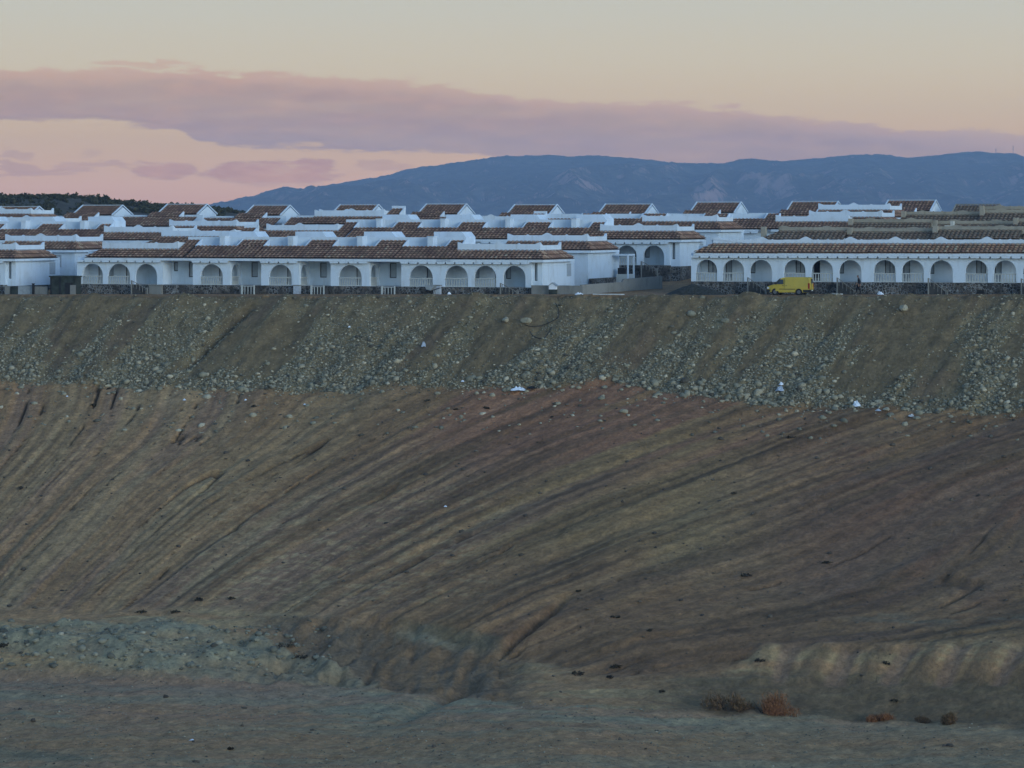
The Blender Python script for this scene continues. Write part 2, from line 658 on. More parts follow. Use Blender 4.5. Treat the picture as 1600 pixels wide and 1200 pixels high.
def ground_fields(X, Y):
    z, px, v = base_height(X, Y)
    py = HOR + F * (EYE - z) / np.maximum(Y, 25.0)
    fo = foot(px)
    near = sstep(Y, 60, 120)
    below = (v < -6.6).astype(float)
    rub = below * (1 - sstep(py, fo - 5, fo + 5))
    toe = ipx(px, [(-700, 955), (330, 950), (500, 960), (640, 980), (800, 1025), (950, 1055), (1120, 1055), (1200, 1008), (1600, 1000), (2300, 998)])
    grd = below * sstep(py, fo - 5, fo + 5) * (1 - sstep(py, toe - 8, toe + 10))
    flr = below * sstep(py, toe - 8, toe + 10)
    # ---- relief
    q = flow(px, py)
    lo = fbm(X / 9.0, Y / 9.0, 1, 3) - .5
    mid = fbm(X / 1.6, Y / 1.6, 2, 4) - .5
    fur = fbm(q / 15.0, px / 330.0, 3, 2) - .5
    fur2 = fbm(q / 5.0, px / 130.0, 4, 2) - .5
    broad = fbm(q / 46.0, px / 500.0, 6, 2) - .5
    dzg = 0.40 * broad + 0.30 * fur + 0.17 * fur2 + 0.22 * mid + 0.22 * lo
    # cracks running down the tracks
    ck = np.abs(fbm(q / 26.0, px / 600.0, 9, 2) - 0.5)
    crack = (1 - sstep(ck, 0.003, 0.016)) * sstep(fbm(px / 60.0, py / 34.0, 10, 3), 0.46, 0.54)
    crack = crack * grd * np.maximum(1 - sstep(px, 500, 700), 0.55 * sstep(py, 800, 860))
    dzg = dzg - 0.45 * crack
    sq = px * 0.80 + py * 0.62                       # rills of the rubble slope run down to the left
    rill = fbm(sq / 34.0, (py - px * .3) / 190.0, 21, 3) - .5
    rill2 = fbm(sq / 11.0, (py - px * .3) / 90.0, 22, 3) - .5
    gul = np.exp(-((px - (395 - (py - 470) * 1.05)) / 9.0) ** 2) * sstep(py, 466, 480) * (1 - sstep(py, 560, 590))
    dzr = 0.85 * rill + 0.28 * rill2 + 0.35 * mid - 0.75 * gul + 0.4 * lo
    hz = fbm(py / 7.0, px / 150.0, 41, 3) - .5
    dzf = 0.35 * mid + 0.5 * lo + 0.22 * hz + 0.10 * (fbm(X / .5, Y / .5, 42, 2) - .5)
    # spoil heap lumps, cut bank gullies, ribs left by the excavator teeth
    hu = ipx(px, [(-700, 985), (0, 976), (60, 980), (120, 972), (250, 964), (300, 975), (345, 986), (400, 990), (430, 1008), (480, 1030), (550, 1052), (700, 1100)]) + 8 * (fbm(px / 16.0, py * 0, 55, 2) - .5)
    hl = ipx(px, [(-700, 1010), (0, 1012), (150, 1038), (300, 1056), (550, 1068), (700, 1070)]) + 8 * (fbm(px / 20.0, py * 0, 56, 2) - .5)
    heap = sstep(py, hu - 3, hu + 4) * (1 - sstep(py, hl - 5, hl + 6)) * below
    lump = fbm(X / 2.6, Y / 2.6, 51, 3) - .5
    cut = sstep(px + 60 * (fbm(px / 24.0, py / 18.0, 58, 3) - .5), 330, 470) * (1 - sstep(px, 760, 860)) * sstep(py, 955 + np.maximum(px - 600, 0) * .22, 970 + np.maximum(px - 600, 0) * .22) * (1 - sstep(py, 1058 + np.maximum(px - 540, 0) * .12, 1070 + np.maximum(px - 540, 0) * .12)) * below
    gl = np.abs(fbm((px + (py - 960) * .55 + 22 * (fbm(px / 30.0, py / 22.0, 57, 2) - .5)) / 26.0, py / 75.0, 52, 3) - .5)
    rib = sstep(px, 1130, 1230) * sstep(py, 1000, 1010) * (1 - sstep(py, 1062, 1075)) * below
    ph = (px + (py - 1000) * 0.45 - 1200) / 88.0 + 0.30 * (fbm(px / 90.0, py / 90.0, 53, 2) - .5)
    saw = np.abs((ph % 1.0) - 0.5) * 2
    amp = 0.03 + near * (1 - 0.03)
    dz = rub * dzr + grd * dzg + flr * dzf + heap * 1.3 * lump + cut * (1.3 * gl - .25 + .9 * lump) + rib * (0.55 * (saw - .5) + .5 * lump)
    # a hand-cut gully network in the lower middle
    g1 = np.exp(-((py - (1010 - (px - 790) * 0.78)) / 7.0) ** 2) * sstep(px, 770, 800) * (1 - sstep(px, 860, 900))
    dz = dz - 1.0 * g1 * below
    g2 = np.exp(-((py - (1085 - (px - 700) * 0.45)) / 9.0) ** 2) * sstep(px, 600, 660) * (1 - sstep(px, 740, 760))
    dz = dz - 0.7 * g2 * below
    edge = np.exp(-((v + 7.2) / 1.2) ** 2) * sstep(Y, 150, 200)
    dz = dz + edge * 0.42 * (fbm(X / 3.0, Y / 3.0, 61, 3) - .5) + (v > -7) * (v < 3) * 0.06 * mid
    inb = sstep(px, -650, -300) * (1 - sstep(px, 1900, 2250))
    Z = z + dz * amp * (0.3 + 0.7 * inb)
    # ---- soil colours (albedo)
    BR = np.array([0.190, 0.128, 0.078])
    OC = np.array([0.225, 0.155, 0.085])
    GR = np.array([0.172, 0.158, 0.104])
    GG = np.array([0.205, 0.200, 0.135])
    PU = np.array([0.142, 0.102, 0.088])
    RE = np.array([0.225, 0.112, 0.082])
    DK = np.array([0.090, 0.064, 0.044])
    YE = np.array([0.225, 0.190, 0.100])
    sh = X.shape
    one = np.ones(sh)
    # graded slope: bands along the tracks
    b1 = fbm(q / 26.0, px / 520.0, 71, 2)
    b2 = fbm(q / 9.0, px / 420.0, 72, 2)
    big = sstep(fbm(X / 13.0, Y / 17.0, 76, 3), .38, .62)
    b4 = fbm(q / 4.2, px / 300.0, 75, 2)
    b3 = fbm(q / 60.0, px / 300.0, 73, 3)
    pa = fbm(X / 7.0, Y / 9.0, 74, 4)
    g = BR * one[..., None]
    g = lerp3(g, PU, sstep(b1, .50, .64) * .8)
    g = lerp3(g, OC, sstep(b2, .56, .68) * (0.10 + .55 * sstep(pa, .45, .6)))
    lf = 1 - sstep(px, 420, 680)
    g = lerp3(g, GR, np.clip(sstep(b3, .48, .62) * (.45 + .25 * lf), 0, 1))
    g = lerp3(g, GG, sstep(b2, .34, .24) * lf * sstep(pa, .46, .58) * .75)
    g = lerp3(g, OC * .95, lf * sstep(b1, .40, .33) * .45)
    dash = sstep(fbm(py / 2.0, px / 26.0, 77, 2), .60, .70) * sstep(px, 220, 320) * (1 - sstep(px, 700, 900)) * sstep(py, 730, 770) * (1 - sstep(py, 930, 960))
    g = lerp3(g, GG * 1.15, dash * .55)
    yl = sstep(px, 560, 760) * (1 - sstep(px, 1050, 1300)) * sstep(py, 640, 690) * (1 - sstep(py, 830, 900))
    g = lerp3(g, YE * .92, yl * sstep(b1, .50, .40) * .55)
    rd = sstep(px, 560, 760) * (1 - sstep(px, 1150, 1350)) * (1 - sstep(py, 690, 760))
    g = lerp3(g, RE, rd * sstep(b1, .42, .54) * .85)
    rr = sstep(px, 1050, 1400) * sstep(py, 630, 700) * (1 - sstep(py, 900, 1000))
    g = lerp3(g, RE * .86, rr * sstep(b3, .36, .54) * .80)
    g = lerp3(g, PU, rr * sstep(b2, .52, .62) * .7)
    g = lerp3(g, PU * .85, sstep(px, 900, 1200) * sstep(b1, .56, .66) * .6)
    brn = sstep(px, 620, 820) * (1 - sstep(px, 1150, 1300)) * sstep(py, 900, 960)
    g = lerp3(g, np.array([0.175, 0.105, 0.064]), brn * .6)
    g = lerp3(g, DK * 1.25, sstep(b2, .42, .30) * .55 * (.4 + .6 * sstep(pa, .4, .6)))
    g = lerp3(g, OC * 1.05, sstep(b4, .58, .70) * .40 * big)
    g = lerp3(g, DK * 1.3, sstep(b4, .40, .30) * .40 * big)
    pm_ = .30 + .70 * sstep(fbm(X / 11.0, Y / 14.0, 78, 3), .38, .62)
    g = g * (1 + pm_ * (.50 * (b2 - .5) + .65 * (b4 - .5)) + .22 * (b1 - .5))[..., None]
    tealp = sstep(px, 1250, 1420) * np.exp(-((py - 968 - 10 * (fbm(px / 60.0, py * 0, 79, 2) - .5)) / 10.0) ** 2) * sstep(fbm(py / 5.0, px / 70.0, 80, 2), .45, .6)
    g = lerp3(g, np.array([0.118, 0.150, 0.145]), tealp * .7)
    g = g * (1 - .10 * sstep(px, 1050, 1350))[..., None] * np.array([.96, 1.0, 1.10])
    g = lerp3(g, DK * .6, crack * .95)
    # rubble slope
    st_ = fbm(sq / 30.0, (py - px * .3) / 220.0, 81, 4)
    st2 = fbm(X / 5.0, Y / 4.0, 82, 4)
    stone = sstep(.60 * st_ + .40 * st2, .455, .545)
    stone = np.clip(stone * (0.55 + .45 * sstep(py, 468, 530)) + 0.5 * sstep(py, fo - 45, fo - 10), 0, 1)
    r = (BR * .34 + GR * .56) * one[..., None]
    r = lerp3(r, PU * .98, sstep(st2, .54, .64) * .55)
    r = lerp3(r, GR * 1.0, stone * .85)
    r = lerp3(r, GG, stone * sstep(fbm(X / 1.2, Y / 1.0, 83, 3), .52, .66) * .7)
    r = lerp3(r, DK, gul * .7)
    # pit floor and heaps
    ff = fbm(py / 6.0, px / 190.0, 91, 4)
    f2 = fbm(py / 16.0, px / 320.0, 92, 3)
    TE = np.array([0.126, 0.152, 0.138])               # teal-grey marl
    f = BR * .86 * one[..., None]
    f = lerp3(f, GR, sstep(ff, .46, .58) * .6)
    floor_line = ipx(px, [(-700, 1066), (300, 1068), (540, 1066), (700, 1082), (840, 1098), (1100, 1113), (1300, 1124), (1600, 1138), (2300, 1150)])
    onfl = sstep(py, floor_line - 3, floor_line + 4)
    f = lerp3(f, TE * (.80), onfl * (.32 + .55 * sstep(ff, .42, .58)))
    pale = np.exp(-((py - floor_line - 16) / 11.0) ** 2) * sstep(px, 180, 320)
    f = lerp3(f, TE * .92, pale * sstep(f2, .30, .52) * .75)
    purp = (1 - sstep(px, 420, 640)) * np.exp(-((py - 1062 - px * .03) / 22.0) ** 2)
    f = lerp3(f, PU * .92, purp * .8)
    rs = (1 - sstep(px, 380, 560)) * np.exp(-((py - 1118) / 17.0) ** 2)
    f = lerp3(f, np.array([0.165, 0.100, 0.066]), rs * sstep(f2, .32, .5) * .85)
    f = lerp3(f, PU, onfl * sstep(ff, .42, .33) * .55)
    f = lerp3(f, BR * .80, onfl * np.exp(-((py - 1165) / 30.0) ** 2) * .75)
    dk = np.exp(-((py - 1172 - px * .12) / 7.0) ** 2) * (1 - sstep(px, 90, 180))
    f = lerp3(f, np.array([0.075, 0.085, 0.072]), dk * .8)
    f = lerp3(f, TE * .86, heap * (.60 + .35 * sstep(lump, -.1, .1)))
    f = lerp3(f, np.array([0.076, 0.066, 0.056]), cut * (1 - heap * .6))
    f = lerp3(f, BR * .60, cut * (1 - heap) * sstep(fbm((px + (py - 960) * .5) / 24.0, py / 60.0, 54, 3), .52, .66) * .7)
    f = lerp3(f, DK * .9, cut * (1 - sstep(gl, .0, .06)) * .8 * (1 - heap))
    fan = sstep(px, 600, 660) * (1 - sstep(px, 765, 800)) * sstep(py, 962 + (px - 640) * .20, 972 + (px - 640) * .20) * (1 - sstep(py, 985 + (px - 640) * .16, 1004 + (px - 640) * .16))
    f = lerp3(f, TE * .85, fan * .9 * below)
    g = lerp3(g, TE * .85, fan * .9 * below)
    tan = np.array([0.118, 0.102, 0.076])
    lowbank = sstep(px, 900, 1120) * sstep(py, 1040, 1068) * (1 - onfl)
    f = lerp3(f, tan * .52, lowbank * .85)
    f = lerp3(f, np.array([0.070, 0.055, 0.042]), rib * sstep(saw, .55, .75) * .6)
    f = lerp3(f, PU * .80, rib * sstep(saw, .45, .25) * .8)
    # town ground
    tn = np.array([0.155, 0.115, 0.083]) * one[..., None]
    tn = lerp3(tn, np.array([0.20, 0.14, 0.095]), sstep(fbm(X / 3.0, Y / 2.0, 95, 4), .45, .62))
    far = np.array([0.07, 0.075, 0.05])
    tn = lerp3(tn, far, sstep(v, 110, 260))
    c = rub[..., None] * r + grd[..., None] * g + flr[..., None] * f + (1 - rub - grd - flr).clip(0, 1)[..., None] * tn
    fine = 1 + .55 * (fbm(X / .55, Y / .55, 97, 3) - .5)
    c = c * fine[..., None]
    c = c * (1 + (.80 - .06 * sstep(py, 1090, 1120)) * flr - .16 * rub + .30 * grd * (1 - sstep(px, 350, 700)))[..., None]  # pit floor lightened in colour to make up for the weak low sun
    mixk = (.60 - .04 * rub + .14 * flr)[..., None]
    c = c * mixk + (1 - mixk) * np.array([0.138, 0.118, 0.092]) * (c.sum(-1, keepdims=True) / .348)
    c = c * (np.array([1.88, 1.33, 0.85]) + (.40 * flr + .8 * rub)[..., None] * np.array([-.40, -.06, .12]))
    return Z, np.clip(c, 0.01, 0.6), px, py, stone * rub


def axis(lo, hi, step, far, n):
    core = np.arange(lo, hi + 1e-6, step)
    e = np.geomspace(step * 2, far, n)
    return np.concatenate([(lo - e)[::-1], core, hi + e])


GX = axis(-54, 54, 0.21, 11000, 32)
GY = np.concatenate([-np.geomspace(3, 3000, 14)[::-1], np.linspace(0, 150, 26), np.arange(156, 172, 1.0),
                     np.arange(172, 318, 0.25), np.linspace(319, 420, 42), 420 + np.geomspace(8, 10950, 30)])
gx, gy = np.meshgrid(GX, GY)
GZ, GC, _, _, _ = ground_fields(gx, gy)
nx, ny = len(GX), len(GY)
verts = np.stack([gx, gy, GZ], -1).reshape(-1, 3)
idx = np.arange(nx * ny).reshape(ny, nx)
quads = np.stack([idx[:-1, :-1], idx[:-1, 1:], idx[1:, 1:], idx[1:, :-1]], -1).reshape(-1, 4)
gm = bpy.data.meshes.new('ground')
gm.vertices.add(len(verts))
gm.vertices.foreach_set('co', verts.ravel())
gm.loops.add(quads.size)
gm.loops.foreach_set('vertex_index', quads.ravel().astype(np.int32))
gm.polygons.add(len(quads))
gm.polygons.foreach_set('loop_start', np.arange(0, quads.size, 4, dtype=np.int32))
gm.polygons.foreach_set('loop_total', np.full(len(quads), 4, dtype=np.int32))
gm.update(calc_edges=True)
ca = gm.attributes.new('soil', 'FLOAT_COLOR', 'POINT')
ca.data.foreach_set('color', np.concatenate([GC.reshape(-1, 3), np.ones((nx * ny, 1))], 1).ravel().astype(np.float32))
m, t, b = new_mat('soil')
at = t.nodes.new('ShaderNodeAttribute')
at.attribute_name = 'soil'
p = geopos(t)
n1 = noise(t, 3.2, 6, 0.65, p)
n2 = noise(t, 14.0, 4, 0.6, p)
c = mixcol(t, 1.0, at.outputs['Color'], ramp(t, n1, [(0.25, (0.62, 0.62, 0.62)), (0.55, (1.0, 1.0, 1.0)), (0.8, (1.35, 1.33, 1.28))]), 'MULTIPLY')
n3 = noise(t, 0.9, 6, 0.7, p)
c = mixcol(t, 1.0, c, ramp(t, n3, [(0.30, (0.72, 0.72, 0.72)), (0.5, (1.0, 1.0, 1.0)), (0.72, (1.28, 1.26, 1.22))]), 'MULTIPLY')
c = mixcol(t, maprange(t, n2, 0.60, 0.72, 0, .55), c, (0.27, 0.23, 0.17))
c = mixcol(t, maprange(t, n2, 0.39, 0.29, 0, .7), c, (0.035, 0.030, 0.025))
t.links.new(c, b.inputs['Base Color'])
b.inputs['Roughness'].default_value = 0.95
bump(t, b, math_node(t, 'ADD', n1, math_node(t, 'MULTIPLY', n2, 0.4)), 0.20, 0.9)
gm.materials.append(MATS['soil'])
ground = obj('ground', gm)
ground['kind'] = 'structure'


def gz(x, y):
    Z, _, _, _, _ = ground_fields(np.array([[float(x)]]), np.array([[float(y)]]))
    return float(Z[0, 0])


def hit(px, py):
    """where the camera ray through photograph pixel (px, py) meets the ground"""
    Y = np.arange(160.0, 312.0, 0.05)
    X = (px - 800) / F * Y
    Z, _, _, pyy, _ = ground_fields(X[None], Y[None])
    pz = HOR + F * (EYE - Z[0]) / Y
    ok = np.where(pz >= py)[0]
    i = ok[-1] if len(ok) else 0
    return float(X[i]), float(Y[i]), float(Z[0][i])

# ------------------------------------------------------------------ house building blocks (local x along the row, y into the block, z up)
ZF = 0.68            # porch floor
ZEV = 3.30           # lower edge of the tiles
PITCH = 0.404        # roof pitch


def fx(pos):                           # wall facing -y
    return lambda a, z, d: (a, pos + d, z)


def fy(pos):                           # wall facing +x
    return lambda a, z, d: (pos - d, a, z)


def fyl(pos):                          # wall facing -x
    return lambda a, z, d: (pos + d, a, z)


def holed_wall(mb, fn, a0, a1, z0, z1, openings, th):
    """openings: (a_left, a_right, z_bottom, z_top, arched)"""
    def panel(poly):
        for d in (0, th):
            mb.quad(*[fn(a, z, d) for a, z in poly])
    def reveal(p, q):
        mb.quad(fn(*p, 0), fn(*q, 0), fn(*q, th), fn(*p, th))
    cur = a0
    for (l, r, zb, zt, arched) in sorted(openings):
        panel([(cur, z0), (l, z0), (l, z1), (cur, z1)])
        if zb > z0 + 1e-4:
            panel([(l, z0), (r, z0), (r, zb), (l, zb)])
        if arched:
            n = 14
            rad = (r - l) / 2
            c = (l + r) / 2
            zs = zt - rad * 0.98
            arc = [(c - rad * math.cos(math.pi * k / n), zs + rad * 0.98 * math.sin(math.pi * k / n)) for k in range(n + 1)]
            for p, q2 in zip(arc, arc[1:]):
                panel([p, q2, (q2[0], z1), (p[0], z1)])
                reveal(p, q2)
            reveal((l, zb), (l, zs))
            reveal((r, zb), (r, zs))
            reveal((l, zb), (r, zb))
        else:
            panel([(l, zt), (r, zt), (r, z1), (l, z1)])
            for p, q2 in (((l, zb), (l, zt)), ((r, zb), (r, zt)), ((l, zb), (r, zb)), ((l, zt), (r, zt))):
                reveal(p, q2)
        cur = r
    panel([(cur, z0), (a1, z0), (a1, z1), (cur, z1)])
    for p, q2 in (((a0, z0), (a0, z1)), ((a1, z0), (a1, z1)), ((a0, z1), (a1, z1))):
        reveal(p, q2)


def tile_sheet(polys):
    """polys: list of (map(a,b,h)->xyz, polygon in (a,b), slope); barrel tiles in lifted courses, clipped to each polygon"""
    out = bmesh.new()
    lay = out.faces.layers.float.new('tile')
    TW, TC = 0.42, 0.46
    for fn, poly, k in polys:
        a0 = min(p[0] for p in poly)
        a1 = max(p[0] for p in poly)
        b0 = min(p[1] for p in poly)
        b1 = max(p[1] for p in poly)
        bm = bmesh.new()
        lb = bm.faces.layers.float.new('tile')
        na = max(2, int(math.ceil((a1 - a0) / (TW / 4))))
        nb = max(1, int(math.ceil((b1 - b0) / TC)))
        for j in range(nb):
            ba, bb = b0 + j * TC, min(b0 + (j + 1) * TC, b1)
            rows = []
            for bpos, lift in ((ba, 0.06), (bb, 0.0)):
                row = []
                for i in range(na + 1):
                    a = a0 + i * TW / 4
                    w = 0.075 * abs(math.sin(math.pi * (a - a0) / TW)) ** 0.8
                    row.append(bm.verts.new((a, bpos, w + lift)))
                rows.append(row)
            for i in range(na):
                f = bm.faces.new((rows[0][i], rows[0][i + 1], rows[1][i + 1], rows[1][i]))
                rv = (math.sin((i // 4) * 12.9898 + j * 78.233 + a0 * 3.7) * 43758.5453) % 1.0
                f[lb] = .26 + .62 * rv if i % 4 in (1, 2) else .10 + .25 * rv  # valley faces darker: pan tiles with shade painted into their value
        n = len(poly)
        area = sum(poly[i][0] * poly[(i + 1) % n][1] - poly[(i + 1) % n][0] * poly[i][1] for i in range(n))
        sg = 1 if area > 0 else -1
        for i in range(n):
            p, q = poly[i], poly[(i + 1) % n]
            nrm = Vector((q[1] - p[1], -(q[0] - p[0]), 0)) * sg
            if nrm.length < 1e-6:
                continue
            bmesh.ops.bisect_plane(bm, geom=bm.verts[:] + bm.edges[:] + bm.faces[:], plane_co=(p[0], p[1], 0), plane_no=nrm, clear_outer=True)
        vm = {}
        for v in bm.verts:
            vm[v] = out.verts.new(fn(v.co.x, v.co.y, v.co.z))
        for f in bm.faces:
            try:
                g = out.faces.new([vm[v] for v in f.verts])
                g[lay] = f[lb]
            except ValueError:
                pass
        bm.free()
        und = [out.verts.new(fn(a, b_, -0.05)) for a, b_ in poly]
        try:
            out.faces.new(und)
        except ValueError:
            pass
    return out


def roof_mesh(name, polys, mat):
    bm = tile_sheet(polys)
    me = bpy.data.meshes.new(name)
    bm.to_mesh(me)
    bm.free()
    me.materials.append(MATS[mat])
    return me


def sf(z0, y0, k=PITCH):               # front slope: a = x, b = run from the eave
    return lambda a, b, h: (a, y0 + b, z0 + b * k + h)


def sr(z0, x0, k):                     # right-hand slope: a = y, b = run in from the right eave
    return lambda a, b, h: (x0 - b, a, z0 + b * k + h)


def sl(z0, x0, k):                     # left-hand slope
    return lambda a, b, h: (x0 + b, a, z0 + b * k + h)


def scallop(a0, a1, zb, zt, bumps, horn_l=0.16, horn_r=0.16):
    """top outline of a parapet: horns at the ends, peaks (pos, height, halfwidth) between"""
    pts = [(a0, zb), (a1, zb), (a1, zt + horn_r), (a1 - 0.10, zt + horn_r), (a1 - 0.55, zt)]
    for c, h, w in sorted(bumps, reverse=True):
        pts += [(c + w, zt), (c + 0.10 * w, zt + h), (c - 0.10 * w, zt + h), (c - w, zt)]
    pts += [(a0 + 0.55, zt), (a0 + 0.10, zt + horn_l), (a0, zt + horn_l)]
    return pts


def balustrade(mb, fn, a0, a1, zf, h=0.82, base=0.10, step=0.235, th=0.12):
    c = [(a0, a1)]
    def bar(p0, p1, q0, q1, d0, d1):
        mb.prism([(p0, q0), (p1, q0), (p1, q1), (p0, q1)], fn, d0, d1)
    bar(a0, a1, zf, zf + base, 0, th)
    bar(a0, a1, zf + h - 0.09, zf + h, -0.01, th + 0.01)
    n = max(1, int((a1 - a0) / step))
    for i in range(n):
        p = a0 + (i + .5) * (a1 - a0) / n
        bar(p - .060, p + .060, zf + base, zf + h * .45, .02, .10)
        bar(p - .035, p + .035, zf + h * .45, zf + h - 0.09, .035, .085)


def eave_trim(mb, x0, x1, y0=0.0, dent=()):
    """fascia under the tiles and a broken course of white blocks over the porch walls"""
    mb.box(x0, x1, y0 - 0.42, y0 + 0.05, ZEV - 0.28, ZEV - 0.03)
    for d0, d1 in dent:
        n = max(1, int(round((d1 - d0) / 0.93)))
        for i in range(n):
            p = d0 + i * (d1 - d0) / n
            w = (d1 - d0) / n
            poly = [(p + 0.10, ZEV - 0.47), (p + w - 0.14, ZEV - 0.47), (p + w - 0.02, ZEV - 0.285), (p + 0.01, ZEV - 0.285)]
            mb.prism(poly, fx(y0 - 0.40), 0, 0.399)


CACHE = {}


def cached(key, fnc):
    if key not in CACHE:
        CACHE[key] = fnc()
    return CACHE[key]


FIN = {'white': ('white_render', 'roof_tiles', 'stone_plinth'),
       'orange': ('white_render', 'roof_tiles_orange', 'stone_plinth'),
       'cement': ('cement_render', 'roof_tiles_dull', 'concrete')}


def add_window(parent, fn, l, r, zb, zt, depth=0.16, kind='shutter', key=None):
    def pane():
        mb = MB()
        mb.prism([(l, zb), (r, zb), (r, zt), (l, zt)], fn, depth, depth + 0.05)
        return mb.mesh('window', kind)
    def frame():
        mb = MB()
        w = 0.08
        for q in ([(l, zb), (l + w, zb), (l + w, zt), (l, zt)], [(r - w, zb), (r, zb), (r, zt), (r - w, zt)],
                  [(l + w, zt - w), (r - w, zt - w), (r - w, zt), (l + w, zt)], [(l + w, zb), (r - w, zb), (r - w, zb + w), (l + w, zb + w)]):
            mb.prism(q, fn, depth - 0.04, depth - 0.002)
        if kind != 'dark_interior' and r - l > 0.8:
            c = (l + r) / 2
            mb.prism([(c - .03, zb + w), (c + .03, zb + w), (c + .03, zt - w), (c - .03, zt - w)], fn, depth - 0.04, depth - 0.002)
        return mb.mesh('frame', 'window_frame')
    w = obj('window', cached((key, 'pane'), pane), parent)
    obj('frame', cached((key, 'frame'), frame), w)
    return w


def part(name, key, fnc, parent):
    return obj(name, cached(key, fnc), parent)


def M(mat, fill, bevel=0.0, name='part'):
    mb = MB()
    fill(mb)
    return mb.mesh(name, mat, bevel=bevel)


def steps_down_right(mb, x0, zf, n=6, run=0.30, rise=0.19, y0=-1.0, y1=-0.035):
    for i in range(n):
        z1 = zf - i * rise
        mb.box(x0 + i * run, x0 + (i + 1) * run - 0.001, y0, y1, zf - n * rise - 0.6, z1)


def handrail(mb, x0, zf, n=6, run=0.30, rise=0.19, y=-1.0):
    dz = n * rise
    L = n * run
    mb.box(x0 - .06, x0 + .06, y - .06, y + .06, zf - dz - .6, zf + .42)
    mb.box(x0 + L - .06, x0 + L + .06, y - .06, y + .06, zf - dz - .6, zf - dz + .50)
    mb.prism([(x0 + .06, zf + .34), (x0 + L - .06, zf + .34 - dz), (x0 + L - .06, zf + .40 - dz), (x0 + .06, zf + .40)], fx(y - .03), 0, .06)
    k = 5
    for i in range(k):
        a = x0 + (i + .5) * L / k
        za = zf - (a - x0) / L * dz
        mb.box(a - .02, a + .02, y - .02, y + .02, za - .2, za + .36)


def floor_slab(K, h, x0, x1, d=3.2):
    part('porch_floor', K + ('fl',), lambda: M('porch_tiles', lambda m: m.box(x0, x1, -.01, d, ZF + .001, ZF + .025)), h)
    part('porch_ceiling', K + ('cl2',), lambda: M('white_render', lambda m: m.box(x0, x1, .05, d - .01, ZEV - .02, ZEV + .02)), h)


def place(name, label, t0, v0, zb, group):
    x, y = plan(t0, v0)
    return thing(name, label, 'house', (x, y, zb), -TH, group)


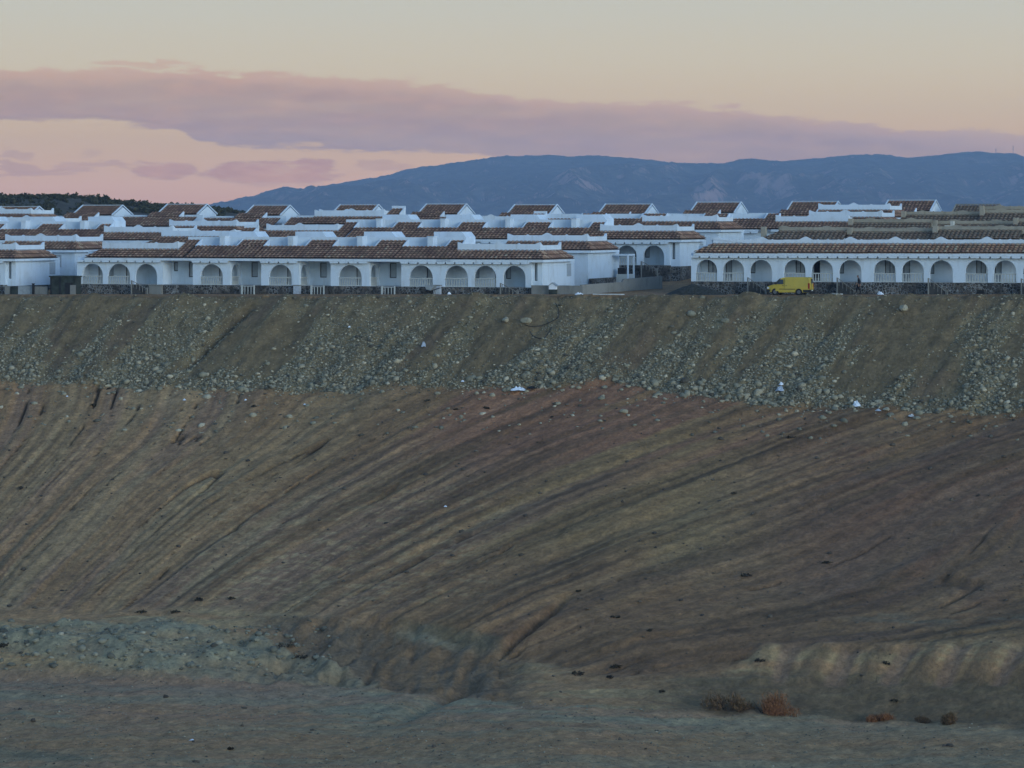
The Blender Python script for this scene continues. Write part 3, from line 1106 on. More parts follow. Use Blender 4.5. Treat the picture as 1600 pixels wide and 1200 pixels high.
def house_mid(label, t0, v0, zb, fin='white', detail=True, last=False, rooms=True, group=None):
    """narrow house: one-arch porch, recessed front, stepped roof with a sunk terrace"""
    W, T, P = FIN[fin]
    h = place('terraced_house', label, t0, v0, zb, group)
    K = ('mid', fin, last, detail)
    pw = 3.68 if last else 3.95
    wend = 3.68 if last else 7.2
    rx0, rx1 = -0.72, (5.11 if last else 6.50)
    if detail:
        part('plinth', K + ('pl',), lambda: M(P, lambda m: m.box(0.001, wend - .001, -0.03, 2.5, -2.2, ZF)), h)
        floor_slab(K, h, 0.27, wend - .01, 2.5)
        part('porch_wall', K + ('pw',), lambda: M(W, lambda m: holed_wall(m, fx(0), 0, pw, ZF, ZEV - .03, [(.80, 3.17, ZF, 2.68, True)], .26)), h)
        part('balustrade', K + ('ba',), lambda: M('cream_balusters', lambda m: balustrade(m, fx(.07), .80, 3.17, ZF)), h)
        if not last:
            part('porch_side_wall', K + ('ps',), lambda: M(W, lambda m: holed_wall(m, fy(pw), .262, 2.5, ZF, ZEV - .03, [(.45, 2.15, ZF, 2.68, True)], .26)), h)
            part('balustrade', K + ('bs',), lambda: M('cream_balusters', lambda m: balustrade(m, fy(pw - .07), .45, 2.15, ZF)), h)
            st = part('steps', K + ('st',), lambda: M('step_stone', lambda m: [m.box(5.75, 6.95, -.3 - i * .28, -.032 if i == 0 else -.3 - (i - 1) * .28 - .001, -1.0, ZF - i * .19) for i in range(4)]), h)
            def hr(m):
                for x, w in ((5.72, .09), (6.98, .05)):
                    m.box(x - w, x + w, -1.20, -1.06, -1.0, ZF + .08)
                for k in range(3):
                    x = 6.02 + k * .32
                    m.box(x - .03, x + .03, -1.16, -1.10, -1.0, ZF - .08)
                m.box(5.81, 6.93, -1.16, -1.10, ZF - .08, ZF - .02)
            obj('handrail', cached(K + ('hr',), lambda: M('cream_balusters', hr)), st)
        wins = [(1.55, 2.35, ZF + .02, 2.62, False)] + ([] if last else [(5.0, 5.70, 1.42, 2.85, False)])
        part('wall', K + ('wa',), lambda: M(W, lambda m: (holed_wall(m, fx(2.5), 0.001, wend - .001, ZF, ZEV + .2, wins, .25), m.box(0.001, wend - .001, 2.76, 9.6, -.5, 3.9))), h)
        for i, w in enumerate(wins):
            add_window(h, fx(2.5), w[0], w[1], w[2], w[3], key=K + ('wi', i))
    else:
        part('wall', K + ('wa',), lambda: M(W, lambda m: m.box(0.001, wend - .001, .02, 9.6, -1.5, ZEV - .05)), h)
    part('eave', K + ('ea',), lambda: M(W, lambda m: eave_trim(m, rx0 + .001, rx1 - .001, 0, [(0.0, pw)])), h)
    rp = [(sf(ZEV, -.45), [(rx0, 0), (rx1, 0), (rx1, 2.75), (rx0, 2.75)], PITCH)]
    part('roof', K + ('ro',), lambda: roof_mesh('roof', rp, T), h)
    zc = ZEV + 2.75 * PITCH
    up = [(sf(zc + .001, 2.30), [(3.66, 0.001), (rx1 - .10, 0.001), (rx1 - .10, 1.36), (3.66, 1.36)], PITCH)]
    part('upper_roof', K + ('ur',), lambda: roof_mesh('upper_roof', up, T), h)
    ch = [(2.26, zc - .5), (3.66, zc - .5), (3.66, zc + .64), (3.52, zc + .64), (2.26, zc + .06)]
    part('roof_cheek', K + ('ck',), lambda: M(W, lambda m: m.prism(ch, fy(rx1), 0, .098)), h)
    part('roof_cheek', K + ('cl',), lambda: M(W, lambda m: m.prism(ch, fyl(3.55), 0, .098)), h)
    part('terrace_wall', K + ('tw', rooms), lambda: M(W, lambda m: m.box(rx0 + .001, rx1 - .001 if rooms else 3.5, 3.67, 3.9, 3.9, 5.28 if rooms else 4.98)), h)
    def room(m):
        m.prism([(1.25, 4.2), (4.5, 4.2), (4.5, 5.30), (4.08, 5.80), (1.25, 5.80)], fx(5.2), 0, 2.6)
    if rooms:
        part('rooftop_room', K + ('rr',), lambda: M(W, room), h)
    def chim(m):
        m.box(1.62, 2.16, 2.60, 3.665, 4.2, 5.30)
        m.box(1.56, 2.22, 2.55, 3.666, 5.302, 5.38)
    if rooms:
        part('chimney', K + ('ch',), lambda: M(W, chim), h)
    return h


def parapet(m, fn, a0, a1, zb, zt, bumps, th=.18, **kw):
    m.prism(scallop(a0, a1, zb, zt, bumps, **kw), fn, 0, th)


def house_right(label, t0, v0, zb, fin='white', detail=True, group=None):
    """end house: three-arch porch, scalloped parapet above the tiles, hipped right-hand end"""
    W, T, P = FIN[fin]
    h = place('terraced_house', label, t0, v0, zb, group)
    K = ('right', fin, detail)
    arches = [(.70, 3.0, ZF, 2.68, True), (3.64, 5.80, ZF, 2.68, True), (6.49, 8.70, ZF, 2.68, True)]
    if detail:
        part('plinth', K + ('pl',), lambda: M(P, lambda m: (m.box(0.001, 9.27, -0.03, 2.1, -2.2, ZF), m.box(9.272, 10.23, .42, 9.63, -2.2, ZF - .1))), h)
        floor_slab(K, h, 0.01, 9.0, 2.1)
        part('porch_wall', K + ('pw',), lambda: M(W, lambda m: (holed_wall(m, fx(0), 0, 9.27, ZF, ZEV - .03, arches, .26), m.box(9.01, 9.27, .262, .45, ZF, ZEV - .03))), h)
        for i in range(2):
            part('balustrade', K + ('ba', i), lambda: M('cream_balusters', lambda m: balustrade(m, fx(.07), arches[i][0], arches[i][1], ZF)), h)
        st = part('steps', K + ('st',), lambda: M('step_stone', lambda m: steps_down_right(m, 6.62, ZF, 4)), h)
        obj('handrail', cached(K + ('hr',), lambda: M('concrete', lambda m: handrail(m, 6.62, ZF, 4, .42))), st)
        wins = [(2.35, 3.35, 1.42, 2.75, False), (4.9, 5.6, ZF + .02, 2.62, False), (6.0, 6.5, 1.42, 2.62, False)]
        part('wall', K + ('wa',), lambda: M(W, lambda m: (holed_wall(m, fx(2.1), 0.001, 9.27, ZF, ZEV + .2, wins, .25), m.box(0.001, 9.27, 2.36, 9.6, -.5, 3.9))), h)
        for i, w in enumerate(wins):
            add_window(h, fx(2.1), w[0], w[1], w[2], w[3], key=K + ('wi', i))
        ew = [(9.42, 9.72, 1.30, 2.92, False)]
        part('end_wall', K + ('ew',), lambda: M(W, lambda m: (holed_wall(m, fx(.45), 9.272, 10.2, ZF - .1, ZEV - .03, ew, .25), m.box(9.272, 10.2, .702, 9.6, ZF - .1, ZEV - .03))), h)
        add_window(h, fx(.45), *ew[0][:4], key=K + ('we',))
        part('back_window', K + ('bw',), lambda: M('shutter', lambda m: m.box(10.201, 10.23, 7.4, 8.6, 1.6, 2.8)), h)
    else:
        part('wall', K + ('wa',), lambda: M(W, lambda m: m.box(0.001, 10.2, .02, 9.6, -2.2, ZEV - .05)), h)
        part('back_window', K + ('bw',), lambda: M('shutter', lambda m: m.box(7.6, 8.7, -.02, .018, 1.5, 2.75)), h)
    zp = ZEV + 1.9 * PITCH
    def ev(m):
        eave_trim(m, 1.44, 10.2, 0, [(0.0, 9.27)] if detail else [])
        m.box(0.001, 1.438, -.42, .05, ZEV - .28, ZEV - .03)
        m.box(10.202, 10.62, -.42, 8.4, ZEV - .28, ZEV - .03)
    part('eave', K + ('ea',), lambda: M(W, ev), h)
    kr = (zp - ZEV) / 1.0
    rp = [(sf(ZEV, -.45), [(1.43, 0), (10.65, 0), (9.65, 1.9), (1.43, 1.9)], PITCH),
          (sr(ZEV, 10.65, kr), [(-.45, 0), (8.4, 0), (7.4, 1.0), (1.45, 1.0)], kr)]
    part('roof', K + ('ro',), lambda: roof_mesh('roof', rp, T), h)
    def pp(m):
        parapet(m, fx(1.45), 1.43, 9.65, zp - .3, zp + .62, [(5.5, .24, .55), (3.5, .09, .16), (7.5, .09, .16)])
        parapet(m, fy(9.65), 1.632, 7.4, zp - .3, zp + .50, [], horn_l=.20, horn_r=.28)
    part('parapet', K + ('pa',), lambda: M(W, pp), h)
    part('terrace_slab', K + ('ts',), lambda: M(W, lambda m: m.box(1.43, 9.46, 1.634, 7.4, zp - .6, zp - .05)), h)
    return h


def house_left(label, t0, v0, zb, fin='white', detail=True, group=None):
    """left-hand end house: three-arch porch then a recessed front; hipped left end"""
    W, T, P = FIN[fin]
    h = place('terraced_house', label, t0, v0, zb, group)
    K = ('left', fin, detail)
    arches = [(.55, 2.80, ZF, 2.68, True), (3.33, 5.75, ZF, 2.68, True), (6.30, 8.64, ZF, 2.68, True)]
    if detail:
        part('plinth', K + ('pl',), lambda: M(P, lambda m: m.box(0, 12.459, -0.03, 2.1, -2.2, ZF)), h)
        floor_slab(K, h, 0.27, 12.44, 2.1)
        part('porch_wall', K + ('pw',), lambda: M(W, lambda m: (holed_wall(m, fx(0), 0, 9.26, ZF, ZEV - .03, arches, .26),
                                                               m.box(9.0, 9.26, .262, 2.098, ZF, ZEV - .03), m.box(0, .26, .262, 2.098, ZF, ZEV - .6))), h)
        for i in range(2):
            part('balustrade', K + ('ba', i), lambda: M('cream_balusters', lambda m: balustrade(m, fx(.07), arches[i][0], arches[i][1], ZF)), h)
        st = part('steps', K + ('st',), lambda: M('step_stone', lambda m: steps_down_right(m, 6.42, ZF, 4)), h)
        obj('handrail', cached(K + ('hr',), lambda: M('concrete', lambda m: handrail(m, 6.42, ZF, 4, .42))), st)
        wins = [(1.2, 1.75, ZF + .02, 2.62, False), (2.2, 2.9, 1.42, 2.70, False), (4.2, 4.9, ZF + .02, 2.62, False), (8.0, 8.5, 1.42, 2.7, False),
                (9.4, 9.85, 1.95, 2.85, False), (11.0, 11.65, 1.38, 2.85, False)]
        part('wall', K + ('wa',), lambda: M(W, lambda m: (holed_wall(m, fx(2.1), 0, 12.459, ZF, ZEV + .2, wins, .25), m.box(0, 12.459, 2.36, 9.6, -.5, 3.9))), h)
        for i, w in enumerate(wins):
            add_window(h, fx(2.1), w[0], w[1], w[2], w[3], key=K + ('wi', i))
    else:
        part('wall', K + ('wa',), lambda: M(W, lambda m: m.box(.6, 12.459, .02, 9.6, -2.2, ZEV - .05)), h)
    zp = ZEV + 1.9 * PITCH
    part('eave', K + ('ea',), lambda: M(W, lambda m: eave_trim(m, .62 if not detail else 1.0, 11.739, 0, [(0.05, 9.26)] if detail else [])), h)
    zr = ZEV + 4.1 * PITCH
    rp = [(sf(ZEV, -.45), [(1.0, 0), (10.2, 0), (10.2, 1.9), (2.0, 1.9)], PITCH),
          (sl(ZEV, 1.0, .77), [(-.45, 0), (8.4, 0), (7.4, 1.0), (1.45, 1.0)], .77)]
    part('roof', K + ('ro',), lambda: roof_mesh('roof', rp, T), h)
    ur = [(sf(ZEV, -.45), [(10.202, 0), (11.64, 0), (11.64, 4.1), (10.202, 4.1)], PITCH)]
    part('upper_roof', K + ('ur',), lambda: roof_mesh('upper_roof', ur, T), h)
    zc = ZEV + 2.75 * PITCH
    ch = [(2.26, zc - .5), (3.66, zc - .5), (3.66, zc + .64), (3.52, zc + .64), (2.26, zc + .06)]
    part('roof_cheek', K + ('ck',), lambda: M(W, lambda m: m.prism(ch, fy(11.74), 0, .098)), h)
    def pp(m):
        parapet(m, fx(1.45), 2.0, 10.2, zp - .3, zp + .62, [(5.8, .24, .55), (3.9, .09, .16), (7.8, .09, .16)])
        m.prism([(1.632, zp - .3), (3.2, zp + .1), (3.2, zp + .66), (1.632, zp + .70)], fy(10.2), 0, .18)
    part('parapet', K + ('pa',), lambda: M(W, pp), h)
    part('terrace_slab', K + ('ts',), lambda: M(W, lambda m: (m.box(2.0, 10.0, 1.634, 7.4, zp - .6, zp - .05), m.box(10.2, 11.739, 3.67, 3.9, 3.9, 5.28))), h)
    return h


def house_triple(label, t0, v0, zb, fin='orange', detail=True, left_end=False, right_end=False, dark_door=False, plinth_down=2.2, group=None):
    """three-arch house of the right-hand terraces, 8.25 m wide"""
    W, T, P = FIN[fin]
    h = place('terraced_house', label, t0, v0, zb, group)
    K = ('triple', fin, detail, left_end, right_end, dark_door)
    WD = 8.25
    arches = [(.45, 2.45, ZF, 2.66, True), (2.98, 4.98, ZF, 2.66, True), (5.53, 7.58, ZF, 2.66, True)]
    if detail:
        part('plinth', K + ('pl',), lambda: M(P, lambda m: m.box(0.001, WD - .001, -0.03, 2.1, -2.2, ZF)), h)
        floor_slab(K, h, 0.27, WD - .01, 2.1)
        part('porch_wall', K + ('pw',), lambda: M(W, lambda m: holed_wall(m, fx(0), 0, WD, ZF, ZEV - .03, arches, .26)), h)
        if left_end:
            part('porch_side_wall', K + ('ps',), lambda: M(W, lambda m: holed_wall(m, fyl(0), .262, 2.1, ZF, ZEV - .03, [(.42, 1.85, ZF, 2.66, True)], .26)), h)
            part('balustrade', K + ('bs',), lambda: M('cream_balusters', lambda m: balustrade(m, fyl(.07), .42, 1.85, ZF)), h)
        for i in range(2):
            part('balustrade', K + ('ba', i), lambda: M('cream_balusters', lambda m: balustrade(m, fx(.07), arches[i][0], arches[i][1], ZF)), h)
        st = part('steps', K + ('st',), lambda: M('step_stone', lambda m: steps_down_right(m, 5.62, ZF, 6, .28)), h)
        obj('handrail', cached(K + ('hr',), lambda: M('concrete', lambda m: handrail(m, 5.62, ZF, 6, .28))), st)
        wins = [(.95, 1.85, 1.42, 2.72, False), (2.62, 3.25, ZF + .02, 2.62, False), (4.95, 5.45, 1.42, 2.65, False)]
        part('wall', K + ('wa',), lambda: M(W, lambda m: (holed_wall(m, fx(2.1), 0.001, WD - .001, ZF, ZEV + .2, wins, .25), m.box(0.001, WD - .001, 2.36, 9.6, -.5, 3.9))), h)
        for i, w in enumerate(wins):
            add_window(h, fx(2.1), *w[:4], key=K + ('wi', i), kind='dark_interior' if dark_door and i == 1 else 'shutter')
    else:
        part('wall', K + ('wa',), lambda: M(W, lambda m: m.box(0.001, WD - .001, .02, 9.6, -2.2, ZEV - .05)), h)
    zp = ZEV + 1.9 * PITCH
    x0 = .35 if left_end else 0.0
    part('eave', K + ('ea',), lambda: M(W, lambda m: eave_trim(m, x0 + .001, WD - .001, 0, [(0.0, WD)])), h)
    poly = [(x0, 0), (WD, 0), (WD, 1.9), (x0 + (1.3 if left_end else 0), 1.9)]
    rp = [(sf(ZEV, -.45), poly, PITCH)]
    if left_end:
        rp.append((sl(ZEV, x0, .59), [(-.45, 0), (8.4, 0), (7.1, 1.3), (1.45, 1.3)], .59))
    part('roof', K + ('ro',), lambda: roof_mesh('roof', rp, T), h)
    px0 = (x0 + 1.3) if left_end else 0.001
    bh = .13 if fin == 'cement' else .26
    if fin == 'cement':
        part('party_wall', K + ('pt',), lambda: M(W, lambda m: m.box(-.02, .42, .9, 1.44, ZEV - .3, zp + .45)), h)
    bumps = [(2.06, bh, .62), (6.18, bh, .62), (4.12, .07, .14), (3.2, .05, .1), (5.1, .05, .1), (7.2, .05, .1)]
    part('parapet', K + ('pa',), lambda: M(W, lambda m: parapet(m, fx(1.45), px0, WD - .001, zp - .3, zp + .40, bumps, horn_l=.001, horn_r=.001)), h)
    part('terrace_slab', K + ('ts',), lambda: M(W, lambda m: m.box(px0, WD - .001, 1.634, 7.4, zp - .6, zp - .05)), h)
    return h


def house_gable(label, t0, v0, zb, fin='white', group=None, wide=5.4, low=True):
    """hill-top house: gabled upper block, white verges, a lower tiled roof stepping down in front"""
    W, T, P = FIN[fin]
    h = place('gabled_house', label, t0, v0, zb, group)
    K = ('gable', fin, round(wide, 1), low)
    hw = 2.6
    def body(m):
        m.prism([(-hw, -3), (hw, -3), (hw, 0), (0, hw * PITCH), (-hw, 0)], lambda a, z, d: (d, a, z), 0.0, wide)
    part('wall', K + ('wa',), lambda: M(W, body), h)
    rp = [(sf(.06, -hw - .3), [(-.15, 0), (wide - .12, 0), (wide - .12, hw + .3), (-.15, hw + .3)], PITCH)]
    part('roof', K + ('ro',), lambda: roof_mesh('roof', rp, T), h)
    zt = .06 + (hw + .3) * PITCH
    def verge(m):
        for x in (-.28, wide - .118):
            m.prism([(-hw - .35, .0), (0, zt + .02), (0, zt + .15), (-hw - .35, .16)], lambda a, z, d: (x + d, a, z), 0, .13)
            m.prism([(hw + .35, .0), (0, zt + .02), (0, zt + .15), (hw + .35, .16)], lambda a, z, d: (x + d, a, z), 0, .13)
        m.box(-.15, wide - .12, -.001, .2, zt + .03, zt + .12)
    part('verge', K + ('ve',), lambda: M(W, verge), h)
    part('window', K + ('wi',), lambda: M('shutter', lambda m: m.box(1.4, 2.9, -hw - .03, -hw + .002, -.75, -.2)), h)
    if low:
        lr = [(sf(-1.45, -8.0), [(-4.6, 0), (wide + 1.0, 0), (wide + 1.0, 2.9), (-4.6, 2.9)], PITCH),
              (sf(-1.45 + 2.9 * PITCH, -5.1), [(-.6, 0.001), (wide - 1.6, 0.001), (wide - 1.6, 1.5), (-.6, 1.5)], PITCH)]
        part('lower_roof', K + ('lr',), lambda: roof_mesh('lower_roof', lr, T), h)
        zc = -1.45 + 2.9 * PITCH
        def lw(m):
            m.box(-4.6, wide + 1.0, -7.6, -5.2, -4, -1.55)
            m.prism([(-5.1, zc - .3), (-3.6, zc - .3), (-3.6, zc + .66), (-3.7, zc + .66), (-5.1, zc + .06)], fy(wide - 1.5), 0, .1)
            m.box(wide - 1.498, wide + 1.0, -3.5, -3.3, zc - .6, zc + .22)
            m.box(-4.6, -1.4, -3.5, -3.3, zc - .6, zc + .22)
        part('terrace_wall', K + ('lw',), lambda: M(W, lw), h)
    return h


# ------------------------------------------------------------------ the terraces
ORD = ['first', 'second', 'third', 'fourth', 'fifth', 'sixth', 'seventh', 'eighth', 'ninth', 'tenth', 'eleventh', 'twelfth']


def terrace(tc_, v, zb, where, fin='white', detail=True, mids=3, left=True, group='', right_detail=None, rooms=True):
    """a whole terrace with its right-hand front corner at tc_ along the row"""
    r0 = tc_ - 10.40
    g = group
    house_right(f'white hipped end house with parapet, right end of {where}', r0, v, zb, fin, detail if right_detail is None else right_detail, group=g)
    house_mid(f'white narrow house next to the right end house of {where}', r0 - 3.68, v, zb, fin, detail, last=True, rooms=rooms, group=g)
    for i in range(mids):
        house_mid(f'white single-arch house, {ORD[i]} of its kind from the left in {where}' if detail else
                  f'white house with stepped tiled roof, {ORD[i]} from the left in {where}', r0 - 3.68 - 7.2 * (mids - i), v, zb, fin, detail, rooms=rooms, group=g)
    if left:
        house_left(f'white hipped end house with parapet, left end of {where}', r0 - 3.68 - 7.2 * mids - 12.46, v, zb, fin, detail, group=g)


terrace(-0.17, 0.0, -0.15, 'the front left terrace', group='houses of the front left terrace')
house_right('white end house at the left picture edge, nearest row, hipped roof', -55.1 - 10.4, 0.0, -0.30, group='houses of the terrace cut by the left picture edge')
house_right('white hipped end house just behind the nearest house at the left edge', -54.7 - 10.4, 12.0, 0.45, detail=False, group='houses of the terrace cut by the left picture edge')
house_right('white hipped end house behind the front left terrace, above the concrete retaining wall', 0.40 - 10.4, 12.0, 0.60, detail=False, group='houses backing the front left terrace')
house_left('white end house backing the left end of the front left terrace', tt(228, 12) - 1.0, 12.0, 0.98, detail=False, group='houses backing the front left terrace')
terrace(4.23, 29.0, 1.52, 'the second terrace', detail=False, right_detail=True, group='houses of the second terrace')
terrace(-52.1, 29.0, 1.30, 'the far left second terrace', detail=False, left=False, group='houses of the second terrace at the far left')
house_right('white hipped end house backing the second terrace at the far left', -50.2 - 10.4, 41.0, 1.95, detail=False, group='houses of the second terrace at the far left')
house_left('white end house backing the left end of the second terrace', tt(470, 41) - 1.0, 41.0, 3.0, detail=False, group='houses of the second terrace')
house_right('white hipped end house backing the right end of the second terrace', 4.9 - 10.4, 41.0, 2.48, detail=False, group='houses of the second terrace')
terrace(14.2, 60.0, 2.45, 'the third terrace', detail=False, rooms=False, group='houses of the third terrace')
house_right('white hipped end house with pointed parapet, left of the third terrace', tt(602, 64) - 10.4, 64.0, 3.15, detail=False, group='houses of the third terrace')
house_right('white end house with pointed parapet high on the left under the dark hill', tt(90, 52) - 10.4, 52.0, 2.35, detail=False, group='houses high on the left')
house_right('white end house with scalloped parapet at the far left below the first gable', tt(48, 70) - 10.4, 70.0, 3.35, detail=False, group='houses high on the left')
house_right('white end house with parapet above the unpainted houses on the right', tt(1396, 70) - 10.4, 70.0, 3.75, detail=False, group='houses high on the right')
house_right('white end house half hidden by the unpainted terraces on the right', tt(1384, 62) - 10.4, 62.0, 2.95, detail=False, group='houses high on the right')

# right-hand terraces
R0 = 14.12
for i in range(4):
    house_triple(['white three-arch house at the left end of the front right terrace, beside the gravel heap',
                  'white three-arch house behind the yellow van, dark door open',
                  'white three-arch house in the front right terrace, just right of the walking person',
                  'white three-arch house at the right picture edge, front right terrace'][i],
                 R0 + 8.25 * i, 0.0, 0.53 + .02 * i, 'orange', True, left_end=(i == 0), dark_door=(i == 1), group='houses of the front right terrace')
for i in range(4):
    house_triple(f'unpainted cement house right behind the front right terrace, {ORD[i]} from the left',
                 tt(1185, 12) + 8.25 * i, 12.0 + (0, .3, -.2, .5)[i], 1.63 + (0, -.08, .1, .02)[i], 'cement', False, left_end=(i == 0), group='unpainted houses behind the front right terrace')
for i in range(4):
    house_triple(f'unpainted cement house in the middle unpainted row, {ORD[i]} from the left',
                 tt(1322, 29) + 8.25 * i, 29.0 + (0, .9, -.4, .6)[i], 2.38 + (0, -.15, .08, -.05)[i], 'cement', False, group='unpainted houses of the middle row')
for i in range(3):
    house_triple(f'unpainted cement house in the upper unpainted row, {ORD[i]} from the left',
                 tt(1405, 41) + 8.25 * i, 41.0 + (0, -.7, .8)[i], 3.15 + (0, .18, -.1)[i], 'cement', False, group='unpainted houses of the upper row')
house_triple('unpainted cement house highest at the right picture edge', tt(1528, 60), 60.0, 3.75, 'cement', False, group='unpainted houses of the upper row')

ch_ = thing('chimney_stack', 'pale unfinished chimney stack rising among the unpainted houses', 'chimney', (*plan(tt(1484, 26), 26.0), zz(1484, 361, 26)), -TH)
mb_ = MB()
mb_.box(-.45, .1, -.3, .3, -1.5, .55)
mb_.box(.12, .42, -.3, .3, -1.5, .95)
obj('stack', mb_.mesh('stack', 'cement_pale'), ch_)
GV = 88.0
gab = [(-60, 0, 6, 322), (133, 193, 207, 320), (265, 325, 333, 318.5), (400, 455, 470, 320), (535, 593, 604, 319), (670, 730, 746, 318), (808, 872, 888, 319), (950, 1020, 1027, 318),
       (1093, 1160, 1175, 315), (1242, 1312, 1323, 314), (1392, 1465, 1477, 312)]
gab[0] = (5, 63, 70, 322)
for i, (a, b_, e, y) in enumerate(gab):
    t0 = tt(a, GV)
    wd = tt(b_, GV) - t0
    zr = zz(b_, y, GV)
    house_gable(f'white gabled house on the skyline, {ORD[i]} gable from the left', t0 - .1, GV, zr - .06 - 2.9 * PITCH - .12, 'white',
                'gabled houses along the skyline', wide=round(wd, 1), low=True)
house_gable('unpainted roof with white gable end, last gable at the right on the skyline', tt(1497, GV), GV, zz(1560, 318.5, GV) - .06 - 2.9 * PITCH - .12, 'cement', 'gabled houses along the skyline', wide=4.9, low=False)

# ------------------------------------------------------------------ distant mountain and the dark hill on the left
def grid_obj(name, X, Y, Z, mat, smooth=False):
    ny_, nx_ = X.shape
    me = bpy.data.meshes.new(name)
    vv = np.stack([X, Y, Z], -1).reshape(-1, 3)
    ii = np.arange(nx_ * ny_).reshape(ny_, nx_)
    qq = np.stack([ii[:-1, :-1], ii[:-1, 1:], ii[1:, 1:], ii[1:, :-1]], -1).reshape(-1, 4)
    me.from_pydata(vv.tolist(), [], qq.tolist())
    me.materials.append(MATS[mat])
    if smooth:
        for p in me.polygons:
            p.use_smooth = True
    o = obj(name, me)
    o['kind'] = 'structure'
    return o


m, t, b = new_mat('mountain_scrub')
p = geopos(t)
sc = t.nodes.new('ShaderNodeVectorMath')
sc.operation = 'MULTIPLY'
sc.inputs[1].default_value = (1, 1, 0.6)
t.links.new(p, sc.inputs[0])
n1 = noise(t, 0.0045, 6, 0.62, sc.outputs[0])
n2 = noise(t, 0.035, 4, 0.6, p)
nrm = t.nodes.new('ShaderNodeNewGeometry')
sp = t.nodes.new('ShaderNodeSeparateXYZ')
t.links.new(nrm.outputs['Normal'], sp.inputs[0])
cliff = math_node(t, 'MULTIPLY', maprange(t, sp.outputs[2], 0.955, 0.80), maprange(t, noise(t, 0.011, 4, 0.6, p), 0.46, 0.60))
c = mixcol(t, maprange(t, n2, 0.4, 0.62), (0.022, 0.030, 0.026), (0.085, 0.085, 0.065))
c = mixcol(t, maprange(t, n1, 0.35, 0.62, 0, .55), c, (0.012, 0.018, 0.016))  # strong light and dark patches painted in where the soft sun shades flat
c = mixcol(t, math_node(t, 'MULTIPLY', cliff, .8), c, (0.40, 0.23, 0.18))  # reddish rock, with the pink evening glow painted into its colour
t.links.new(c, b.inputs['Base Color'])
b.inputs['Roughness'].default_value = 1.0
b.inputs['Specular IOR Level'].default_value = 0.0

MY = 9500.0
mpx = np.concatenate([np.linspace(-1500, 150, 40), np.arange(160, 1680, 1.6), np.linspace(1690, 3600, 50)])  # photograph columns
ms = np.concatenate([np.linspace(-0.8, -0.02, 12), np.linspace(0, 1, 90)])       # 0 at the ridge, 1 at the foot on our side
mp, mS = np.meshgrid(mpx, ms)
mX = (mp - 800) / F * MY
rid = ipx(mp, [(-1500, 352), (150, 346), (300, 337), (340, 329), (400, 316), (450, 305), (500, 292), (550, 283), (600, 275), (650, 265), (700, 257), (750, 251), (780, 246), (850, 243),
               (900, 246), (950, 246), (1000, 250), (1040, 256), (1100, 257), (1130, 256), (1170, 248), (1220, 252), (1270, 248), (1330, 242), (1380, 241),
               (1420, 247), (1460, 243), (1500, 238), (1570, 240), (1600, 247), (1750, 240), (2000, 262), (2500, 300), (3600, 345)])
Hr = (HOR - rid) / F * MY + EYE + 30
front = np.clip(mS, 0, 1)
back = np.clip(-mS, 0, 1)
mYY = MY - mS * 2300
ridged = 1 - np.abs(fbm(mX / 330.0 + 0.5 * fbm(mX / 900., mYY / 900., 205, 2), mYY / 900.0, 201, 4) - .5) * 4
spur = ridged * np.sin(np.pi * np.clip(front, 0, 1)) ** 0.8
shape = (1 - front) ** 1.15
mZ = Hr * shape * (1 - back) + 60 * spur * np.clip(Hr / 120, 0, 1) + 9 * (fbm(mX / 60.0, mYY / 60.0, 202, 4) - .5) * np.clip(Hr / 60, 0, 1) * (front > 0.01)
mZ = mZ + 5.5 * (fbm(mX / 14.0, mYY / 14.0, 203, 3) - .5) - 30
# rock walls below the rim
wallm = np.maximum(np.exp(-((mp - 820) / 110.0) ** 2), 0.9 * np.exp(-((mp - 1490) / 110.0) ** 2)) * sstep(front, 0.05, 0.12) * (1 - sstep(front, 0.25, .4))
mZ = mZ - 45 * wallm * ridged
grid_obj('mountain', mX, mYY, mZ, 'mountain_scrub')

simple('scrub_soil', (0.055, 0.045, 0.032), 1.0, 0.3, 0.3)
hpx = np.linspace(-500, 460, 120)
hs = np.linspace(0, 1, 40)
hp, hS = np.meshgrid(hpx, hs)
hY = 560 + hS * 340
htop = ipx(hp, [(-500, 305), (0, 307), (60, 307), (105, 308), (135, 316), (200, 320), (260, 324), (320, 329), (345, 334), (460, 352)])
hX = (hp - 800) / F * 700
hz0 = EYE + (HOR - htop) / F * 700
hZ = -8 + (hz0 + 8) * np.sin(np.pi * np.clip(hS * 0.98 + .01, 0, 1)) ** 0.6 + 0.8 * (fbm(hX / 12, hY / 12, 211, 3) - .5)
grid_obj('hill', hX, hY, hZ, 'scrub_soil', True)


def leaf_mat(name, stops):
    m, t, b = new_mat(name)
    at = t.nodes.new('ShaderNodeAttribute')
    at.attribute_name = 'tile'
    t.links.new(ramp(t, at.outputs['Fac'], stops), b.inputs['Base Color'])
    b.inputs['Roughness'].default_value = 0.9
    b.inputs['Specular IOR Level'].default_value = 0.1
    return m


leaf_mat('scrub_leaves', [(0, (0.022, 0.026, 0.016)), (0.5, (0.045, 0.048, 0.028)), (1, (0.075, 0.070, 0.040))])
leaf_mat('dry_orange', [(0, (0.14, 0.060, 0.028)), (0.5, (0.36, 0.150, 0.062)), (1, (0.48, 0.21, 0.09))])
leaf_mat('dry_brown', [(0, (0.08, 0.055, 0.030)), (0.5, (0.20, 0.12, 0.06)), (1, (0.34, 0.18, 0.085))])
leaf_mat('dark_weed', [(0, (0.03, 0.026, 0.018)), (0.5, (0.06, 0.048, 0.032)), (1, (0.11, 0.082, 0.05))])


